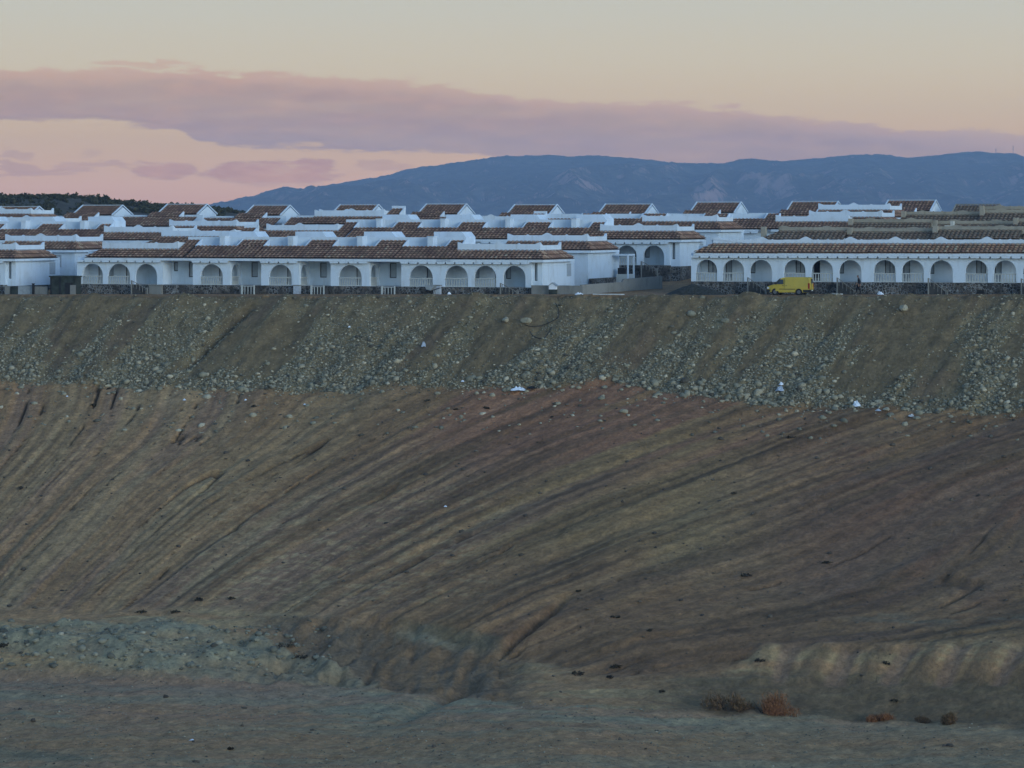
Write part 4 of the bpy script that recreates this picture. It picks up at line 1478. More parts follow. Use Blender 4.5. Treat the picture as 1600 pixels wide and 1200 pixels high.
def bush(mb, c, rx, ry, rz, n, size, rnd, upright=0.0):
    """leaf-sized faces spread through an uneven clump"""
    lobes = [(rnd.uniform(-.6, .6) * rx, rnd.uniform(-.6, .6) * ry, rnd.uniform(.25, .75) * rz, rnd.uniform(.35, .6)) for _ in range(5)]
    for i in range(n):
        lx, ly, lz, ls = lobes[i % 5]
        d = Vector((rnd.gauss(0, 1), rnd.gauss(0, 1), rnd.gauss(0, 1))).normalized() * rnd.uniform(.35, 1.0)
        q = Vector((c[0] + lx + d.x * rx * ls, c[1] + ly + d.y * ry * ls, c[2] + max(0.02, lz + d.z * rz * ls)))
        s = size * rnd.uniform(.5, 1.3)
        a = Vector((rnd.gauss(0, 1), rnd.gauss(0, 1), rnd.gauss(0, 1))).normalized() * s
        if upright:
            a = (a * (1 - upright) + Vector((d.x * .6, d.y * .6, 1)) * s * upright)
        w = a.cross(Vector((rnd.gauss(0, 1), rnd.gauss(0, 1), rnd.gauss(0, 1)))).normalized() * s * (.5 if not upright else .14)
        mb.quad(tuple(q - a - w), tuple(q + a - w * .4), tuple(q + a + w * .4), tuple(q - a + w), a=rnd.random())


rnd = random.Random(5)
mb = MB()
for i in range(600):
    px = rnd.uniform(-60, 350)
    s = rnd.uniform(.15, .62)
    x = (px - 800) / F * 700
    y = 560 + s * 340
    fi = (px + 500) / 960 * 119
    zc = hZ[min(39, int(s * 39)), min(119, int(fi))]
    r = rnd.uniform(.6, 1.6)
    bush(mb, (x, y, zc - .2), r * 1.2, r, r * rnd.uniform(.6, .85), 42, .42, rnd)
o = obj('scrub', mb.mesh('scrub', 'scrub_leaves', attr=True))
o['kind'] = 'stuff'
o['label'] = 'dark scrub covering the low hill at the left behind the houses'

# masts on the far ridge
for i, (px, y0, hgt, lab) in enumerate(((1583, 243, 30, 'taller thin radio mast on the mountain ridge at the far right'), (1556, 240, 16, 'shorter thin radio mast on the mountain ridge, left of the taller one'))):
    mb = MB()
    mb.tube((0, 0, -12), (0, 0, hgt), 1.0, .5, 6)
    for k in range(3):
        mb.box(-1.6, 1.6, -.4, .4, hgt * (.55 + .15 * k), hgt * (.55 + .15 * k) + 1.0)
    o = obj('radio_mast', mb.mesh('radio_mast', 'steel_dark'), None, ((px - 800) / F * MY, MY, EYE + (HOR - y0) / F * MY))
    tag(o, lab, 'mast', 'radio masts on the ridge')

# ------------------------------------------------------------------ stones
ICO_V = []
ph_ = (1 + 5 ** .5) / 2
for a in (-1, 1):
    for c_ in (-ph_, ph_):
        ICO_V += [(0, a, c_), (a, c_, 0), (c_, 0, a)]
ICO_V = np.array(ICO_V) / math.sqrt(1 + ph_ * ph_)
_bm = bmesh.new()
for v in ICO_V:
    _bm.verts.new(v)
_h = bmesh.ops.convex_hull(_bm, input=_bm.verts[:])
_bm.verts.index_update()
ICO_F = np.array([[v.index for v in f.verts] for f in _bm.faces])
_bm.free()


OCT_V = np.array([(1, 0, 0), (-1, 0, 0), (0, 1, 0), (0, -1, 0), (0, 0, 1), (0, 0, -1)], float)
OCT_F = np.array([(0, 2, 4), (2, 1, 4), (1, 3, 4), (3, 0, 4), (2, 0, 5), (1, 2, 5), (3, 1, 5), (0, 3, 5)])


def stones(name, P, rad, colr, mat, label, small=False):
    n = len(P)
    ICO_V, ICO_F = (OCT_V * 1.15, OCT_F) if small else (globals()['ICO_V'], globals()['ICO_F'])
    k = len(ICO_V)
    rot = RNG.uniform(0, 2 * np.pi, n)
    jit = 1 + RNG.uniform(-.35, .35, (n, k, 1))
    sc_ = np.stack([RNG.uniform(.8, 1.4, n), RNG.uniform(.8, 1.3, n), RNG.uniform(.55, .95, n)], 1)
    V = ICO_V[None] * jit * sc_[:, None] * rad[:, None, None]
    ca_, sa_ = np.cos(rot)[:, None], np.sin(rot)[:, None]
    V = np.stack([V[..., 0] * ca_ - V[..., 1] * sa_, V[..., 0] * sa_ + V[..., 1] * ca_, V[..., 2]], -1) + P[:, None]
    Fc = (ICO_F[None] + (np.arange(n) * k)[:, None, None]).reshape(-1, 3)
    me = bpy.data.meshes.new(name)
    me.vertices.add(n * k)
    me.vertices.foreach_set('co', V.reshape(-1).astype(np.float32))
    me.loops.add(Fc.size)
    me.loops.foreach_set('vertex_index', Fc.ravel().astype(np.int32))
    me.polygons.add(len(Fc))
    me.polygons.foreach_set('loop_start', np.arange(0, Fc.size, 3, dtype=np.int32))
    me.polygons.foreach_set('loop_total', np.full(len(Fc), 3, dtype=np.int32))
    me.update(calc_edges=True)
    at = me.attributes.new('tile', 'FLOAT', 'FACE')
    at.data.foreach_set('value', np.repeat(colr, len(ICO_F)).astype(np.float32))
    me.materials.append(MATS[mat])
    o = obj(name, me)
    o['kind'] = 'stuff'
    o['label'] = label
    return o


def stone_mat(name, stops):
    m, t, b = new_mat(name)
    at = t.nodes.new('ShaderNodeAttribute')
    at.attribute_name = 'tile'
    p = geopos(t)
    n1 = noise(t, 8.0, 4, .6, p)
    c = ramp(t, at.outputs['Fac'], stops)
    c = mixcol(t, maprange(t, n1, .45, .75, 0, .5), c, (0.12, 0.10, 0.075))
    t.links.new(c, b.inputs['Base Color'])
    b.inputs['Roughness'].default_value = .95
    bump(t, b, n1, .04)
    return m


stone_mat('rubble_stone', [(0, (0.090, 0.074, 0.052)), (.3, (0.185, 0.165, 0.115)), (.6, (0.285, 0.250, 0.170)), (.85, (0.42, 0.345, 0.23)), (1, (0.55, 0.46, 0.32))])
stone_mat('clod_earth', [(0, (0.055, 0.042, 0.032)), (.6, (0.11, 0.08, 0.055)), (1, (0.17, 0.125, 0.085))])

n_try = 260000
sx = RNG.uniform(-54, 54, n_try)
sv = RNG.uniform(-26, -6.4, n_try)
st0 = (sx - OX - sv * ST) / CT
sy = OY - st0 * ST + sv * CT
Zs, Cs, pxs, pys, stn = ground_fields(sx[None], sy[None])
Zs, pxs, pys, stn = Zs[0], pxs[0], pys[0], stn[0]
fos = foot(pxs)
near_foot = np.exp(-((pys - fos + 8) / 16.0) ** 2)
prob = np.where(pys < fos + 2, 0.025 + .44 * stn ** 1.8 + .14 * near_foot, 0.05 * np.exp(-(pys - fos) / 8.0))
ru = RNG.uniform(0, 1, n_try)
keep = ru < prob
rad = np.clip(0.030 + 0.034 * RNG.gamma(1.1, 1.0, n_try) * (0.55 + .6 * sstep(pys, 480, 600)), .03, .12)
pos = np.stack([sx, sy, Zs + rad * .05], 1)
colr = np.clip(RNG.normal(.52, .27, n_try), 0, 1)
stones('rubble', pos[keep], rad[keep], colr[keep], 'rubble_stone', 'loose grey-green stones strewn down the steep fill slope', small=True)
kb = (ru > .92) & (RNG.uniform(0, 1, n_try) < np.where(pys < fos + 2, .02 + .55 * stn ** 1.8 + .35 * near_foot, .03))
radb = np.clip(.08 + .055 * RNG.gamma(1.2, 1.0, n_try), .07, .33) * (0.75 + .4 * sstep(pys, 500, 610))
posb = np.stack([sx, sy, Zs + radb * .05], 1)
stones('rubble', posb[kb], radb[kb], colr[kb], 'rubble_stone', 'larger loose stones mixed into the steep fill slope')

# big stones that rolled to the foot
bmesh_list = []
for k in range(7):
    bm = bmesh.new()
    bmesh.ops.create_icosphere(bm, subdivisions=2, radius=1.0)
    rr = random.Random(100 + k)
    cuts = [(Vector((rr.gauss(0, 1), rr.gauss(0, 1), rr.gauss(0, 1))).normalized(), rr.uniform(.55, .85)) for _ in range(9)]
    for v in bm.verts:
        for n_, d_ in cuts:
            e = v.co.dot(n_) - d_
            if e > 0:
                v.co -= n_ * e
        v.co *= 1 + rr.uniform(-.05, .05)
        v.co.z *= .75
    me = bpy.data.meshes.new('boulder')
    bm.to_mesh(me)
    bm.free()
    at = me.attributes.new('tile', 'FLOAT', 'FACE')
    at.data.foreach_set('value', [.45 + .07 * k] * len(me.polygons))
    me.materials.append(MATS['rubble_stone'])
    bmesh_list.append(me)
rb = random.Random(44)
nb_ = 0
for px in np.linspace(10, 1595, 95):
    px = px + rb.uniform(-14, 14)
    d = rb.gauss(2, 8)
    if px < 850 and rb.random() < .25:
        continue
    fy_ = float(foot(np.array([px]))[0]) + min(d, 14)
    x, y, z = hit(px, fy_)
    r = rb.uniform(.16, .33) * (1.15 if px > 1000 else .95)
    o = obj('boulder', bmesh_list[nb_ % 7], None, (x, y, z + r * .18), rb.uniform(0, 6.28))
    o.scale = (r * rb.uniform(.9, 1.35), r, r * rb.uniform(.8, 1.1))
    tag(o, 'pale rough boulder lying along the foot of the rubble slope', 'boulder', 'boulders along the foot of the rubble slope')
    nb_ += 1
for (px, py, r, lab) in ((823, 503, .48, 'largest pale slab-like boulder high on the rubble slope beside the black hose'), (790, 501, .42, 'flat grey boulder left of the hose on the rubble slope'),
                         (1080, 492, .42, 'pale boulder near the top of the slope below the gravel heap'), (1412, 483, .5, 'yellowish boulder near the top of the slope under the right terrace'),
                         (1134, 502, .36, 'round pale boulder below the left end of the right terrace')):
    x, y, z = hit(px, py)
    o = obj('boulder', bmesh_list[int(px) % 7], None, (x, y, z + r * .2), px)
    o.scale = (r * 1.3, r * .8, r)
    tag(o, lab, 'boulder', 'single boulders high on the rubble slope')

# stones of the spoil heap and clods over the slope and the pit floor
n_try = 26000
sx = RNG.uniform(-46, 46, n_try)
sy = RNG.uniform(172, 290, n_try)
Zs, Cs, pxs, pys, stn = ground_fields(sx[None], sy[None])
Zs, pxs, pys = Zs[0], pxs[0], pys[0]
heap = (1 - sstep(pxs, 480, 560)) * sstep(pys, 968, 985) * (1 - sstep(pys, 1030, 1056))
k1 = RNG.uniform(0, 1, n_try) < heap * .9
r1 = np.clip(.05 + .07 * RNG.gamma(1.3, 1, n_try), .04, .3)
stones('spoil_stones', np.stack([sx, sy, Zs + r1 * .15], 1)[k1], r1[k1], np.clip(RNG.normal(.45, .2, k1.sum()), 0, 1), 'rubble_stone', 'stones scattered over the grey-green spoil heap')
below = (pys > foot(pxs) + 4) & (heap < .1)
k2 = (RNG.uniform(0, 1, n_try) < .05 * (pys < 1030) + .02) & below
r2 = np.clip(.03 + .045 * RNG.gamma(1.2, 1, n_try), .02, .22)
stones('clods', np.stack([sx, sy, Zs + r2 * .1], 1)[k2], r2[k2], np.clip(RNG.normal(.5, .3, k2.sum()), 0, 1), 'clod_earth', 'dark clods of earth scattered over the graded slope and pit floor')

n_try = 60000
sx = RNG.uniform(-40, 40, n_try)
sy = RNG.uniform(174, 238, n_try)
Zs, Cs, pxs, pys, stn = ground_fields(sx[None], sy[None])
Zs, pxs, pys = Zs[0], pxs[0], pys[0]
fl = ipx(pxs, [(0, 1030), (540, 1064), (840, 1096), (1600, 1136)])
k3 = (pys > fl) & (RNG.uniform(0, 1, n_try) < .15 + .5 * fbm(sx / 3.0, sy / 5.0, 301, 3) ** 2)
r3 = np.clip(.018 + .018 * RNG.gamma(1.1, 1, n_try), .015, .09)
stones('gravel', np.stack([sx, sy, Zs + r3 * .1], 1)[k3], r3[k3], np.clip(RNG.normal(.42, .25, k3.sum()), 0, 1), 'rubble_stone', 'small loose gravel over the pit floor in the foreground', small=True)

# ------------------------------------------------------------------ things along the road
def at_row(px, v, dz=0.0):
    x, y = plan(tt(px, v), v)
    return x, y, gz(x, y) + dz


# dark gravel heap at the end of the right terrace
def heap_mesh(name, L, D, H, mat, seed):
    n, mm_ = 40, 20
    vs_, fs_ = [], []
    rr = np.random.default_rng(seed)
    for j in range(mm_ + 1):
        for i in range(n + 1):
            u_, w_ = i / n * 2 - 1, j / mm_ * 2 - 1
            hgt = max(0.0, 1 - math.sqrt(u_ * u_ * (0.8 if u_ > 0 else 1.25) + w_ * w_))
            hgt = H * (1 - (1 - hgt) ** 1.25) - 0.12
            k = float(fbm(np.array([u_ * 4.0]), np.array([w_ * 4.0]), seed, 3)[0]) - .5
            vs_.append((u_ * L / 2, w_ * D / 2, hgt + k * .22 * (hgt > -.05)))
    for j in range(mm_):
        for i in range(n):
            a = j * (n + 1) + i
            fs_.append((a, a + 1, a + n + 2, a + n + 1))
    me = bpy.data.meshes.new(name)
    me.from_pydata(vs_, [], fs_)
    me.materials.append(MATS[mat])
    return me


x, y, z = at_row(1083, -2.6)
o = obj('gravel_heap', heap_mesh('gravel_heap', 6.4, 3.2, 1.05, 'gravel_dark', 3), None, (x, y, z), -TH)
tag(o, 'dark gravel heap tipped at the left end of the front right terrace', 'gravel heap')

# concrete garden and retaining walls between the terraces
mb = MB()
t1, t2 = tt(830, -.8), tt(910, -.8)
x, y = plan(t1, -.8)
zg = gz(*plan((t1 + t2) / 2, -.8))
mb.box(0, t2 - t1, 0, .2, -1.0, zz(870, 446, -.8) - zg)
o = obj('garden_wall', mb.mesh('garden_wall', 'concrete', bevel=.01), None, (x, y, zg), -TH)
tag(o, 'low bare concrete garden wall in front of the white end wall', 'wall')
pa_ = plan(tt(909, -.75), -.75)
pb_ = plan(tt(1035, 9.0), 9.0)
mb = MB()
za0, za1 = zz(909, 462, -.75), zz(909, 445, -.75)
zb0, zb1 = zz(1035, 449, 9.0), zz(1035, 431.5, 9.0)
L_ = math.hypot(pb_[0] - pa_[0], pb_[1] - pa_[1])
ang = math.atan2(pb_[1] - pa_[1], pb_[0] - pa_[0])
mb.prism([(0, za0 - .8), (L_, zb0 - .8), (L_, zb1), (L_ * .52, (za1 * .48 + zb1 * .52) + .12), (L_ * .5, za1 * .5 + zb1 * .5 - .15), (0, za1)], lambda a, zq, d: (a, d, zq), 0, .25)
o = obj('retaining_wall', mb.mesh('retaining_wall', 'concrete', bevel=.01), None, (pa_[0], pa_[1], 0), ang)
tag(o, 'bare concrete retaining wall running back up the side street', 'wall')
# stone base course and small side porch of the hipped end house behind
mb = MB()
t1, t2 = tt(906, 11.6), tt(958, 11.6) + 1.2
x, y = plan(0.40, 12.0)
mb.box(-.02, .25, -.3, 9.9, -1.5, zz(930, 434, 16))
o = obj('stone_wall', mb.mesh('stone_wall', 'stone_plinth'), None, (x + .02, y, 0), -TH)
tag(o, 'dark rubble-stone base wall under the white end house by the side street', 'wall')
po = thing('side_porch', 'small white flat-roofed side porch on posts beside the white end house', 'porch', (*plan(.66, 20.0), zz(965, 440, 20)), -TH)
mb = MB()
mb.box(0, 1.3, -.9, 1.2, 2.55, 2.70)
obj('porch_roof', mb.mesh('porch_roof', 'white_render'), po)
for yy_ in (-.85, 1.0):
    mb = MB()
    mb.box(1.14, 1.28, yy_, yy_ + .14, -.6, 2.548)
    obj('post', mb.mesh('post', 'white_render'), po)
mb = MB()
mb.box(0.02, 1.12, -.82, -.72, -.6, .75)
mb.box(1.16, 1.26, -.70, .98, -.6, .75)
obj('parapet', mb.mesh('parapet', 'cream_balusters'), po)
mb = MB()
mb.box(0.1, .75, -.6, .3, .7, 1.35)
obj('shutter_box', mb.mesh('shutter_box', 'steel_dark'), po)

# transformer hut and block walls at the left edge
hx = at_row(98, -1.2)
hut = thing('utility_hut', 'dark grey-green flat-roofed utility hut at the left end of the front terrace', 'hut', hx, -TH)
hw_, hh_ = tt(119, -1.2) - tt(77, -1.2), (459 - 430) / 16.0
mb = MB()
mb.box(-hw_ / 2 + .1, hw_ / 2 - .1, 0, 1.8, -.4, hh_ - .14)
obj('wall', mb.mesh('wall', 'dark_shed', bevel=.01), hut)
mb = MB()
mb.box(-hw_ / 2, hw_ / 2, -.12, 1.95, hh_ - .138, hh_)
obj('roof', mb.mesh('roof', 'dark_shed', bevel=.01), hut)
mb = MB()
mb.box(.25, 1.1, -.03, -.001, .0, 1.15)
obj('door', mb.mesh('door', 'steel_dark'), hut)
for xx_ in (-hw_ / 2 + .12, -.35):
    mb = MB()
    mb.box(xx_, xx_ + .14, -.06, -.002, -.2, hh_ - .14)
    obj('post', mb.mesh('post', 'steel_dark'), hut)
mb = MB()
mb.box(hw_ / 2 - .62, hw_ / 2 - .02, -.10, -.003, -.4, .92)
obj('meter_box', mb.mesh('meter_box', 'concrete'), hut)
blk = [(7, 15, 446, 'concrete', 'short bare concrete wall stub at the left picture edge'), (16, 27, 447, 'dark_shed', 'dark opening-like panel between concrete wall stubs at the left'),
       (28, 50, 446, 'steel_grey', 'grey-blue rendered garden wall left of the utility hut'), (54, 74, 447, 'concrete', 'bare concrete garden wall just left of the utility hut')]
for a, e, yt, mt_, lab in blk:
    mb = MB()
    x, y, z = at_row(a, -.8)
    w = tt(e, -.8) - tt(a, -.8)
    mb.box(0, w, 0, .2, -.5, (459 - yt) / 16.0)
    o = obj('garden_wall', mb.mesh('garden_wall', mt_, bevel=.01), None, (x, y, z), -TH)
    tag(o, lab, 'wall', 'garden walls at the left')
mb = MB()
x, y, z = at_row(52, -1.0)
mb.box(-.09, .09, -.09, .09, -.4, 1.0)
mb.box(-.12, .12, -.12, .12, 1.0, 1.06)
o = obj('gate_post', mb.mesh('gate_post', 'steel_dark'), None, (x, y, z), -TH)
tag(o, 'black gate post between the garden walls left of the hut', 'post')

# meter cabinets
for px, v, w, hgt, mt_, lab in ((242, -.55, 1.35, .92, 'concrete', 'wide grey-green meter cabinet below the left end house steps'),
                                (463, -.6, .66, .86, 'plastic_grey', 'small pale grey meter cabinet under the second single-arch porch'),
                                (682, -.6, .70, .86, 'plastic_grey', 'small pale grey meter cabinet between fourth and end porches')):
    c_ = thing('meter_cabinet', lab, 'cabinet', at_row(px, v), -TH, 'meter cabinets along the front terrace')
    mb = MB()
    mb.box(-w / 2, w / 2, 0, .4, -.3, hgt - .08)
    obj('body', mb.mesh('body', mt_, bevel=.012), c_)
    mb = MB()
    mb.box(-w / 2 - .04, w / 2 + .04, -.04, .44, hgt - .079, hgt)
    obj('lid', mb.mesh('lid', 'concrete', bevel=.01), c_)
    mb = MB()
    mb.box(-w / 2 + .07, w / 2 - .07, -.02, -.001, .08, hgt - .16)
    obj('door', mb.mesh('door', mt_), c_)
c_ = thing('pump_kiosk', 'small white house-shaped kiosk standing before the concrete garden wall', 'kiosk', at_row(863, -1.2), -TH)
mb = MB()
mb.box(-.34, .34, 0, .5, -.3, .45)
obj('base', mb.mesh('base', 'dark_shed'), c_)
mb = MB()
mb.prism([(-.34, .451), (.34, .451), (.34, .78), (0, 1.02), (-.34, .78)], fx(0), 0, .5)
obj('body', mb.mesh('body', 'plastic_white'), c_)
mb = MB()
mb.prism([(-.42, .74), (0, 1.035), (.42, .74), (.42, .80), (0, 1.10), (-.42, .80)], fx(-.06), 0, .62)
obj('roof', mb.mesh('roof', 'steel_grey'), c_)

# vent in the right-hand plinth
vx, vy = plan(tt(1532, -.06), -.06)
mb = MB()
mb.box(-.32, .32, -.02, .02, 0, .34)
o = obj('vent_opening', mb.mesh('vent_opening', 'plastic_black'), None, (vx, vy, zz(1532, 459, -.06)), -TH)
tag(o, 'black rectangular vent low in the stone base of the right terrace', 'vent')

# handcart leaning by the fourth porch
hc = thing('wheelbarrow', 'wheelbarrow with dark wheel left by the small meter cabinet', 'wheelbarrow', at_row(669, -1.0), -TH)
mb = MB()
for k in range(14):
    a0_, a1_ = 2 * math.pi * k / 14, 2 * math.pi * (k + 1) / 14
    mb.tube((.20 * math.cos(a0_), 0, .22 + .20 * math.sin(a0_)), (.20 * math.cos(a1_), 0, .22 + .20 * math.sin(a1_)), .04, None, 6)
obj('wheel', mb.mesh('wheel', 'plastic_black'), hc)
mb = MB()
mb.prism([(-.1, .45), (.35, .35), (.75, .8), (-.25, .85)], fx(-.3), 0, .6)
obj('tray', mb.mesh('tray', 'steel_grey', bevel=.02), hc)
mb = MB()
for s_ in (-.25, .25):
    mb.tube((0, s_ * .3, .22), (1.25, s_, .62), .022, None, 6)
    mb.tube((.55, s_, .40), (.62, s_, .02), .02, None, 6)
obj('handles', mb.mesh('handles', 'steel_dark'), hc)


# crumpled sheets and bags
def crumple(name, w, d, h, mat, seed, n=9):
    rr = random.Random(seed)
    vs_, fs_ = [], []
    for j in range(n + 1):
        for i in range(n + 1):
            u_, q_ = i / n - .5, j / n - .5
            e = max(0, 1 - 3.4 * (u_ * u_ + q_ * q_))
            vs_.append((u_ * w + rr.gauss(0, .03 * w), q_ * d + rr.gauss(0, .03 * d), h * e * rr.uniform(.35, 1.0) - .02))
    for j in range(n):
        for i in range(n):
            a = j * (n + 1) + i
            fs_.append((a, a + 1, a + n + 2, a + n + 1))
    me = bpy.data.meshes.new(name)
    me.from_pydata(vs_, [], fs_)
    me.materials.append(MATS[mat])
    return me


litter = [  # px, py, width, height, material, name, label, category
    (810, 609, 1.35, .42, 'plastic_white', 'plastic_sheet', 'long crumpled white plastic sheet at the foot of the rubble slope', 'plastic sheet'),
    (832, 606, 1.1, .22, 'plastic_black', 'plastic_sheet', 'dark crumpled sheet just right of the white plastic sheet', 'plastic sheet'),
    (1219, 610, .75, .5, 'plastic_grey', 'plastic_bag', 'pale grey plastic bag among stones at the slope foot, left of the white sack', 'bag'),
    (1221, 601, .42, .32, 'plastic_white', 'plastic_bag', 'small white scrap above the pale grey bag at the slope foot', 'bag'),
    (1338, 634, .82, .55, 'plastic_white', 'sack', 'bright white sack at the foot of the slope on the right', 'sack'),
    (662, 541, .45, .55, 'plastic_grey', 'plastic_bag', 'pale bag lying halfway down the rubble slope, left of the hose', 'bag'),
    (546, 511, .36, .18, 'plastic_white', 'paper_scrap', 'white scrap high on the left part of the rubble slope', 'litter'),
    (723, 596, .3, .2, 'plastic_white', 'paper_scrap', 'white scrap near the slope foot left of the white sheet', 'litter'),
    (105, 619, .28, .14, 'plastic_white', 'paper_scrap', 'leftmost white scrap below the rubble slope', 'litter'),
    (288, 625, .34, .18, 'plastic_white', 'paper_scrap', 'white scrap below the dark gully on the left', 'litter'),
    (384, 625, .28, .14, 'plastic_white', 'paper_scrap', 'white scrap below the rubble, next to a black clod', 'litter'),
    (476, 632, .28, .14, 'plastic_white', 'paper_scrap', 'white scrap below the rubble, fourth from the left', 'litter'),
    (696, 791, .26, .14, 'plastic_white', 'paper_scrap', 'lone white scrap in the middle of the graded slope', 'litter'),
    (300, 1156, .35, .1, 'plastic_white', 'paper_scrap', 'white scrap on the pit floor at lower left', 'litter'),
    (1372, 641, .5, .2, 'plastic_grey', 'plastic_sheet', 'grey scrap of sheet right of the white sack', 'plastic sheet'),
    (1424, 650, .6, .25, 'wood_plank', 'plastic_sheet', 'pale scrap of sheet farthest right below the rubble', 'plastic sheet')]
for k, (px, py, w, hgt, mt_, nm, lab, cat) in enumerate(litter):
    x, y, z = hit(px, py)
    o = obj(nm, crumple(nm, w, w * .8, hgt, mt_, 300 + k), None, (x, y, z), k * 1.3)
    tag(o, lab, cat)
for k, (px, v, w, hgt, lab) in enumerate(((905, -3.5, .8, .28, 'white plastic heap on the road edge before the garden wall'), (702, -1.6, .45, .3, 'white scrap on the road right of the wheelbarrow'),
                                          (1375, -1.6, .75, .38, 'white sacks on the road right of the walking person'))):
    o = obj('plastic_bag', crumple('plastic_bag', w, w * .7, hgt, 'plastic_white', 400 + k), None, at_row(px, v), k)
    tag(o, lab, 'bag')
for px, v, L2, lab in ((951, -4.2, 2.9, 'long pale plank lying on the road edge by the retaining wall'), (1308, -2.6, 1.0, 'short pale plank on the road right of the yellow van')):
    mb = MB()
    mb.box(-L2 / 2, L2 / 2, -.12, .12, 0, .09)
    o = obj('plank', mb.mesh('plank', 'wood_plank', bevel=.008), None, at_row(px, v, .02), -TH + .05)
    tag(o, lab, 'plank')

# black hose thrown down the slope
hpts = [(868, 474), (873, 485), (872, 497), (862, 503), (850, 508), (838, 511), (826, 510), (820, 507)]
hp2 = [(828, 518), (832, 525), (841, 529), (850, 529), (856, 522), (862, 512)]
for pts_, lab in ((hpts, 'black hose looped down the upper rubble slope beside the slab boulder'), (hp2, 'short loop of black hose below the long hose on the slope')):
    mb = MB()
    P_ = [Vector(hit(px, py)) + Vector((0, 0, .06)) for px, py in pts_]
    fine_ = []
    for i in range(len(P_) - 1):
        p0_, p1_, p2_, p3_ = P_[max(i - 1, 0)], P_[i], P_[i + 1], P_[min(i + 2, len(P_) - 1)]
        for k in range(5):
            q_ = k / 5
            fine_.append(.5 * ((2 * p1_) + (p2_ - p0_) * q_ + (2 * p0_ - 5 * p1_ + 4 * p2_ - p3_) * q_ ** 2 + (3 * p1_ - p0_ - 3 * p2_ + p3_) * q_ ** 3))
    fine_.append(P_[-1])
    for a_, c_ in zip(fine_, fine_[1:]):
        mb.tube(a_, a_ + (c_ - a_) * 1.03, .034, None, 7)
    ho = obj('hose', mb.mesh('hose', 'hose_black'))
    tag(ho, lab, 'hose')

# ------------------------------------------------------------------ shrubs in the pit
shr = [(1130, 1108, 1.55, 1.05, 'dry_brown', 'brown dry shrub, left and tallest of the shrub clump in the pit'), (1160, 1110, .9, .62, 'dry_brown', 'low brown shrub in the middle of the shrub clump'),
       (1190, 1114, 1.6, .95, 'dry_orange', 'rusty orange dry shrub in the shrub clump'), (1224, 1116, 1.35, .62, 'dry_orange', 'low rusty orange shrub, right end of the shrub clump'),
       (1372, 1127, .95, .4, 'dry_orange', 'small low orange shrub on the pit edge right of the clump'), (1441, 1128, .55, .28, 'dry_brown', 'tiny brown shrub between the two small shrubs at the right'),
       (1485, 1131, .72, .75, 'dry_brown', 'rounded brown shrub farthest right on the pit floor')]
for k, (px, py, w, hgt, mt_, lab) in enumerate(shr):
    x, y, z = hit(px, py)
    s_ = thing('shrub', lab, 'shrub', (x, y, z - .03), 0, 'dry shrubs on the pit floor')
    mb = MB()
    rr = random.Random(700 + k)
    bush(mb, (0, 0, 0), w * 1.15, w * .7, hgt * 1.25, 1500, .14, rr, .45)
    obj('twigs', mb.mesh('twigs', mt_, attr=True), s_)
    mb = MB()
    for q_ in range(5):
        mb.tube((rr.uniform(-.1, .1), rr.uniform(-.1, .1), -.05), (rr.uniform(-.6, .6) * w, rr.uniform(-.3, .3) * w, hgt * .8), .025, .008, 5)
    obj('stem', mb.mesh('stem', 'dark_weed'), s_)
weeds = [(314, 937, .55), (364, 936, .45), (220, 958, .55), (275, 957, .4), (905, 1054, .6), (960, 1043, .6), (962, 964, .42), (904, 924, .25), (1186, 1032, .4), (1386, 1036, .35),
         (1395, 1096, .4), (36, 763, .45), (250, 794, .25), (145, 632, .3), (170, 608, .3), (398, 635, .28), (1236, 684, .4), (1148, 771, .3), (955, 1059, .4), (1033, 1081, .3),
         (668, 626, .3), (712, 640, .3), (760, 638, .35), (862, 652, .25), (448, 1012, .9), (470, 1028, .6), (362, 1170, .3), (6, 1010, .6), (1016, 985, .25), (1168, 900, .5), (1292, 880, .4)]
for k, (px, py, w) in enumerate(weeds):
    x, y, z = hit(px, py)
    mb = MB()
    bush(mb, (0, 0, 0), w, w * .6, w * .45, 70, .10, random.Random(800 + k))
    o = obj('dead_weed', mb.mesh('dead_weed', 'dark_weed', attr=True), None, (x, y, z - .05))
    side = 'left' if px < 530 else ('middle' if px < 1060 else 'right')
    hgt = 'upper' if py < 760 else ('lower' if py < 980 else 'bottom')
    tag(o, f'small dark tuft of dead weed on the {hgt} {side} part of the slope', 'weed', f'dead weeds on the {hgt} {side} slope')

# ------------------------------------------------------------------ yellow panel van
def paint(name, col, rough=.35, spec=.5):
    m, t, b = new_mat(name)
    p = objco(t)
    n1 = noise(t, 1.6, 5, .6, p)
    c = mixcol(t, maprange(t, n1, .45, .75, 0, .35), col, tuple(k * .72 for k in col))
    t.links.new(c, b.inputs['Base Color'])
    b.inputs['Roughness'].default_value = rough
    b.inputs['Specular IOR Level'].default_value = spec
    b.inputs['Coat Weight'].default_value = .25
    return m


paint('van_yellow', (0.50, 0.36, 0.050), .5, .35)
simple('rubber', (0.018, 0.018, 0.018), .8, .2)
simple('bumper_black', (0.022, 0.022, 0.024), .55, .2)
simple('rim_steel', (0.12, 0.12, 0.13), .4, .15, spec=.5)
simple('lamp_red', (0.25, 0.015, 0.012), .3, .1)
simple('lamp_clear', (0.60, 0.62, 0.64), .15, .05, spec=.6)
simple('plate_white', (0.70, 0.70, 0.66), .5, .05)

vt0, vt1 = tt(1201.5, -3.4), tt(1268, -3.4)
VL = vt1 - vt0                                  # length of the van
vx, vy = plan((vt0 + vt1) / 2, -3.4)
vz = gz(vx, vy)
van = thing('delivery_van', 'yellow panel van parked nose left before the front right terrace', 'van', (vx, vy, vz), -TH)
S = VL / 4.66


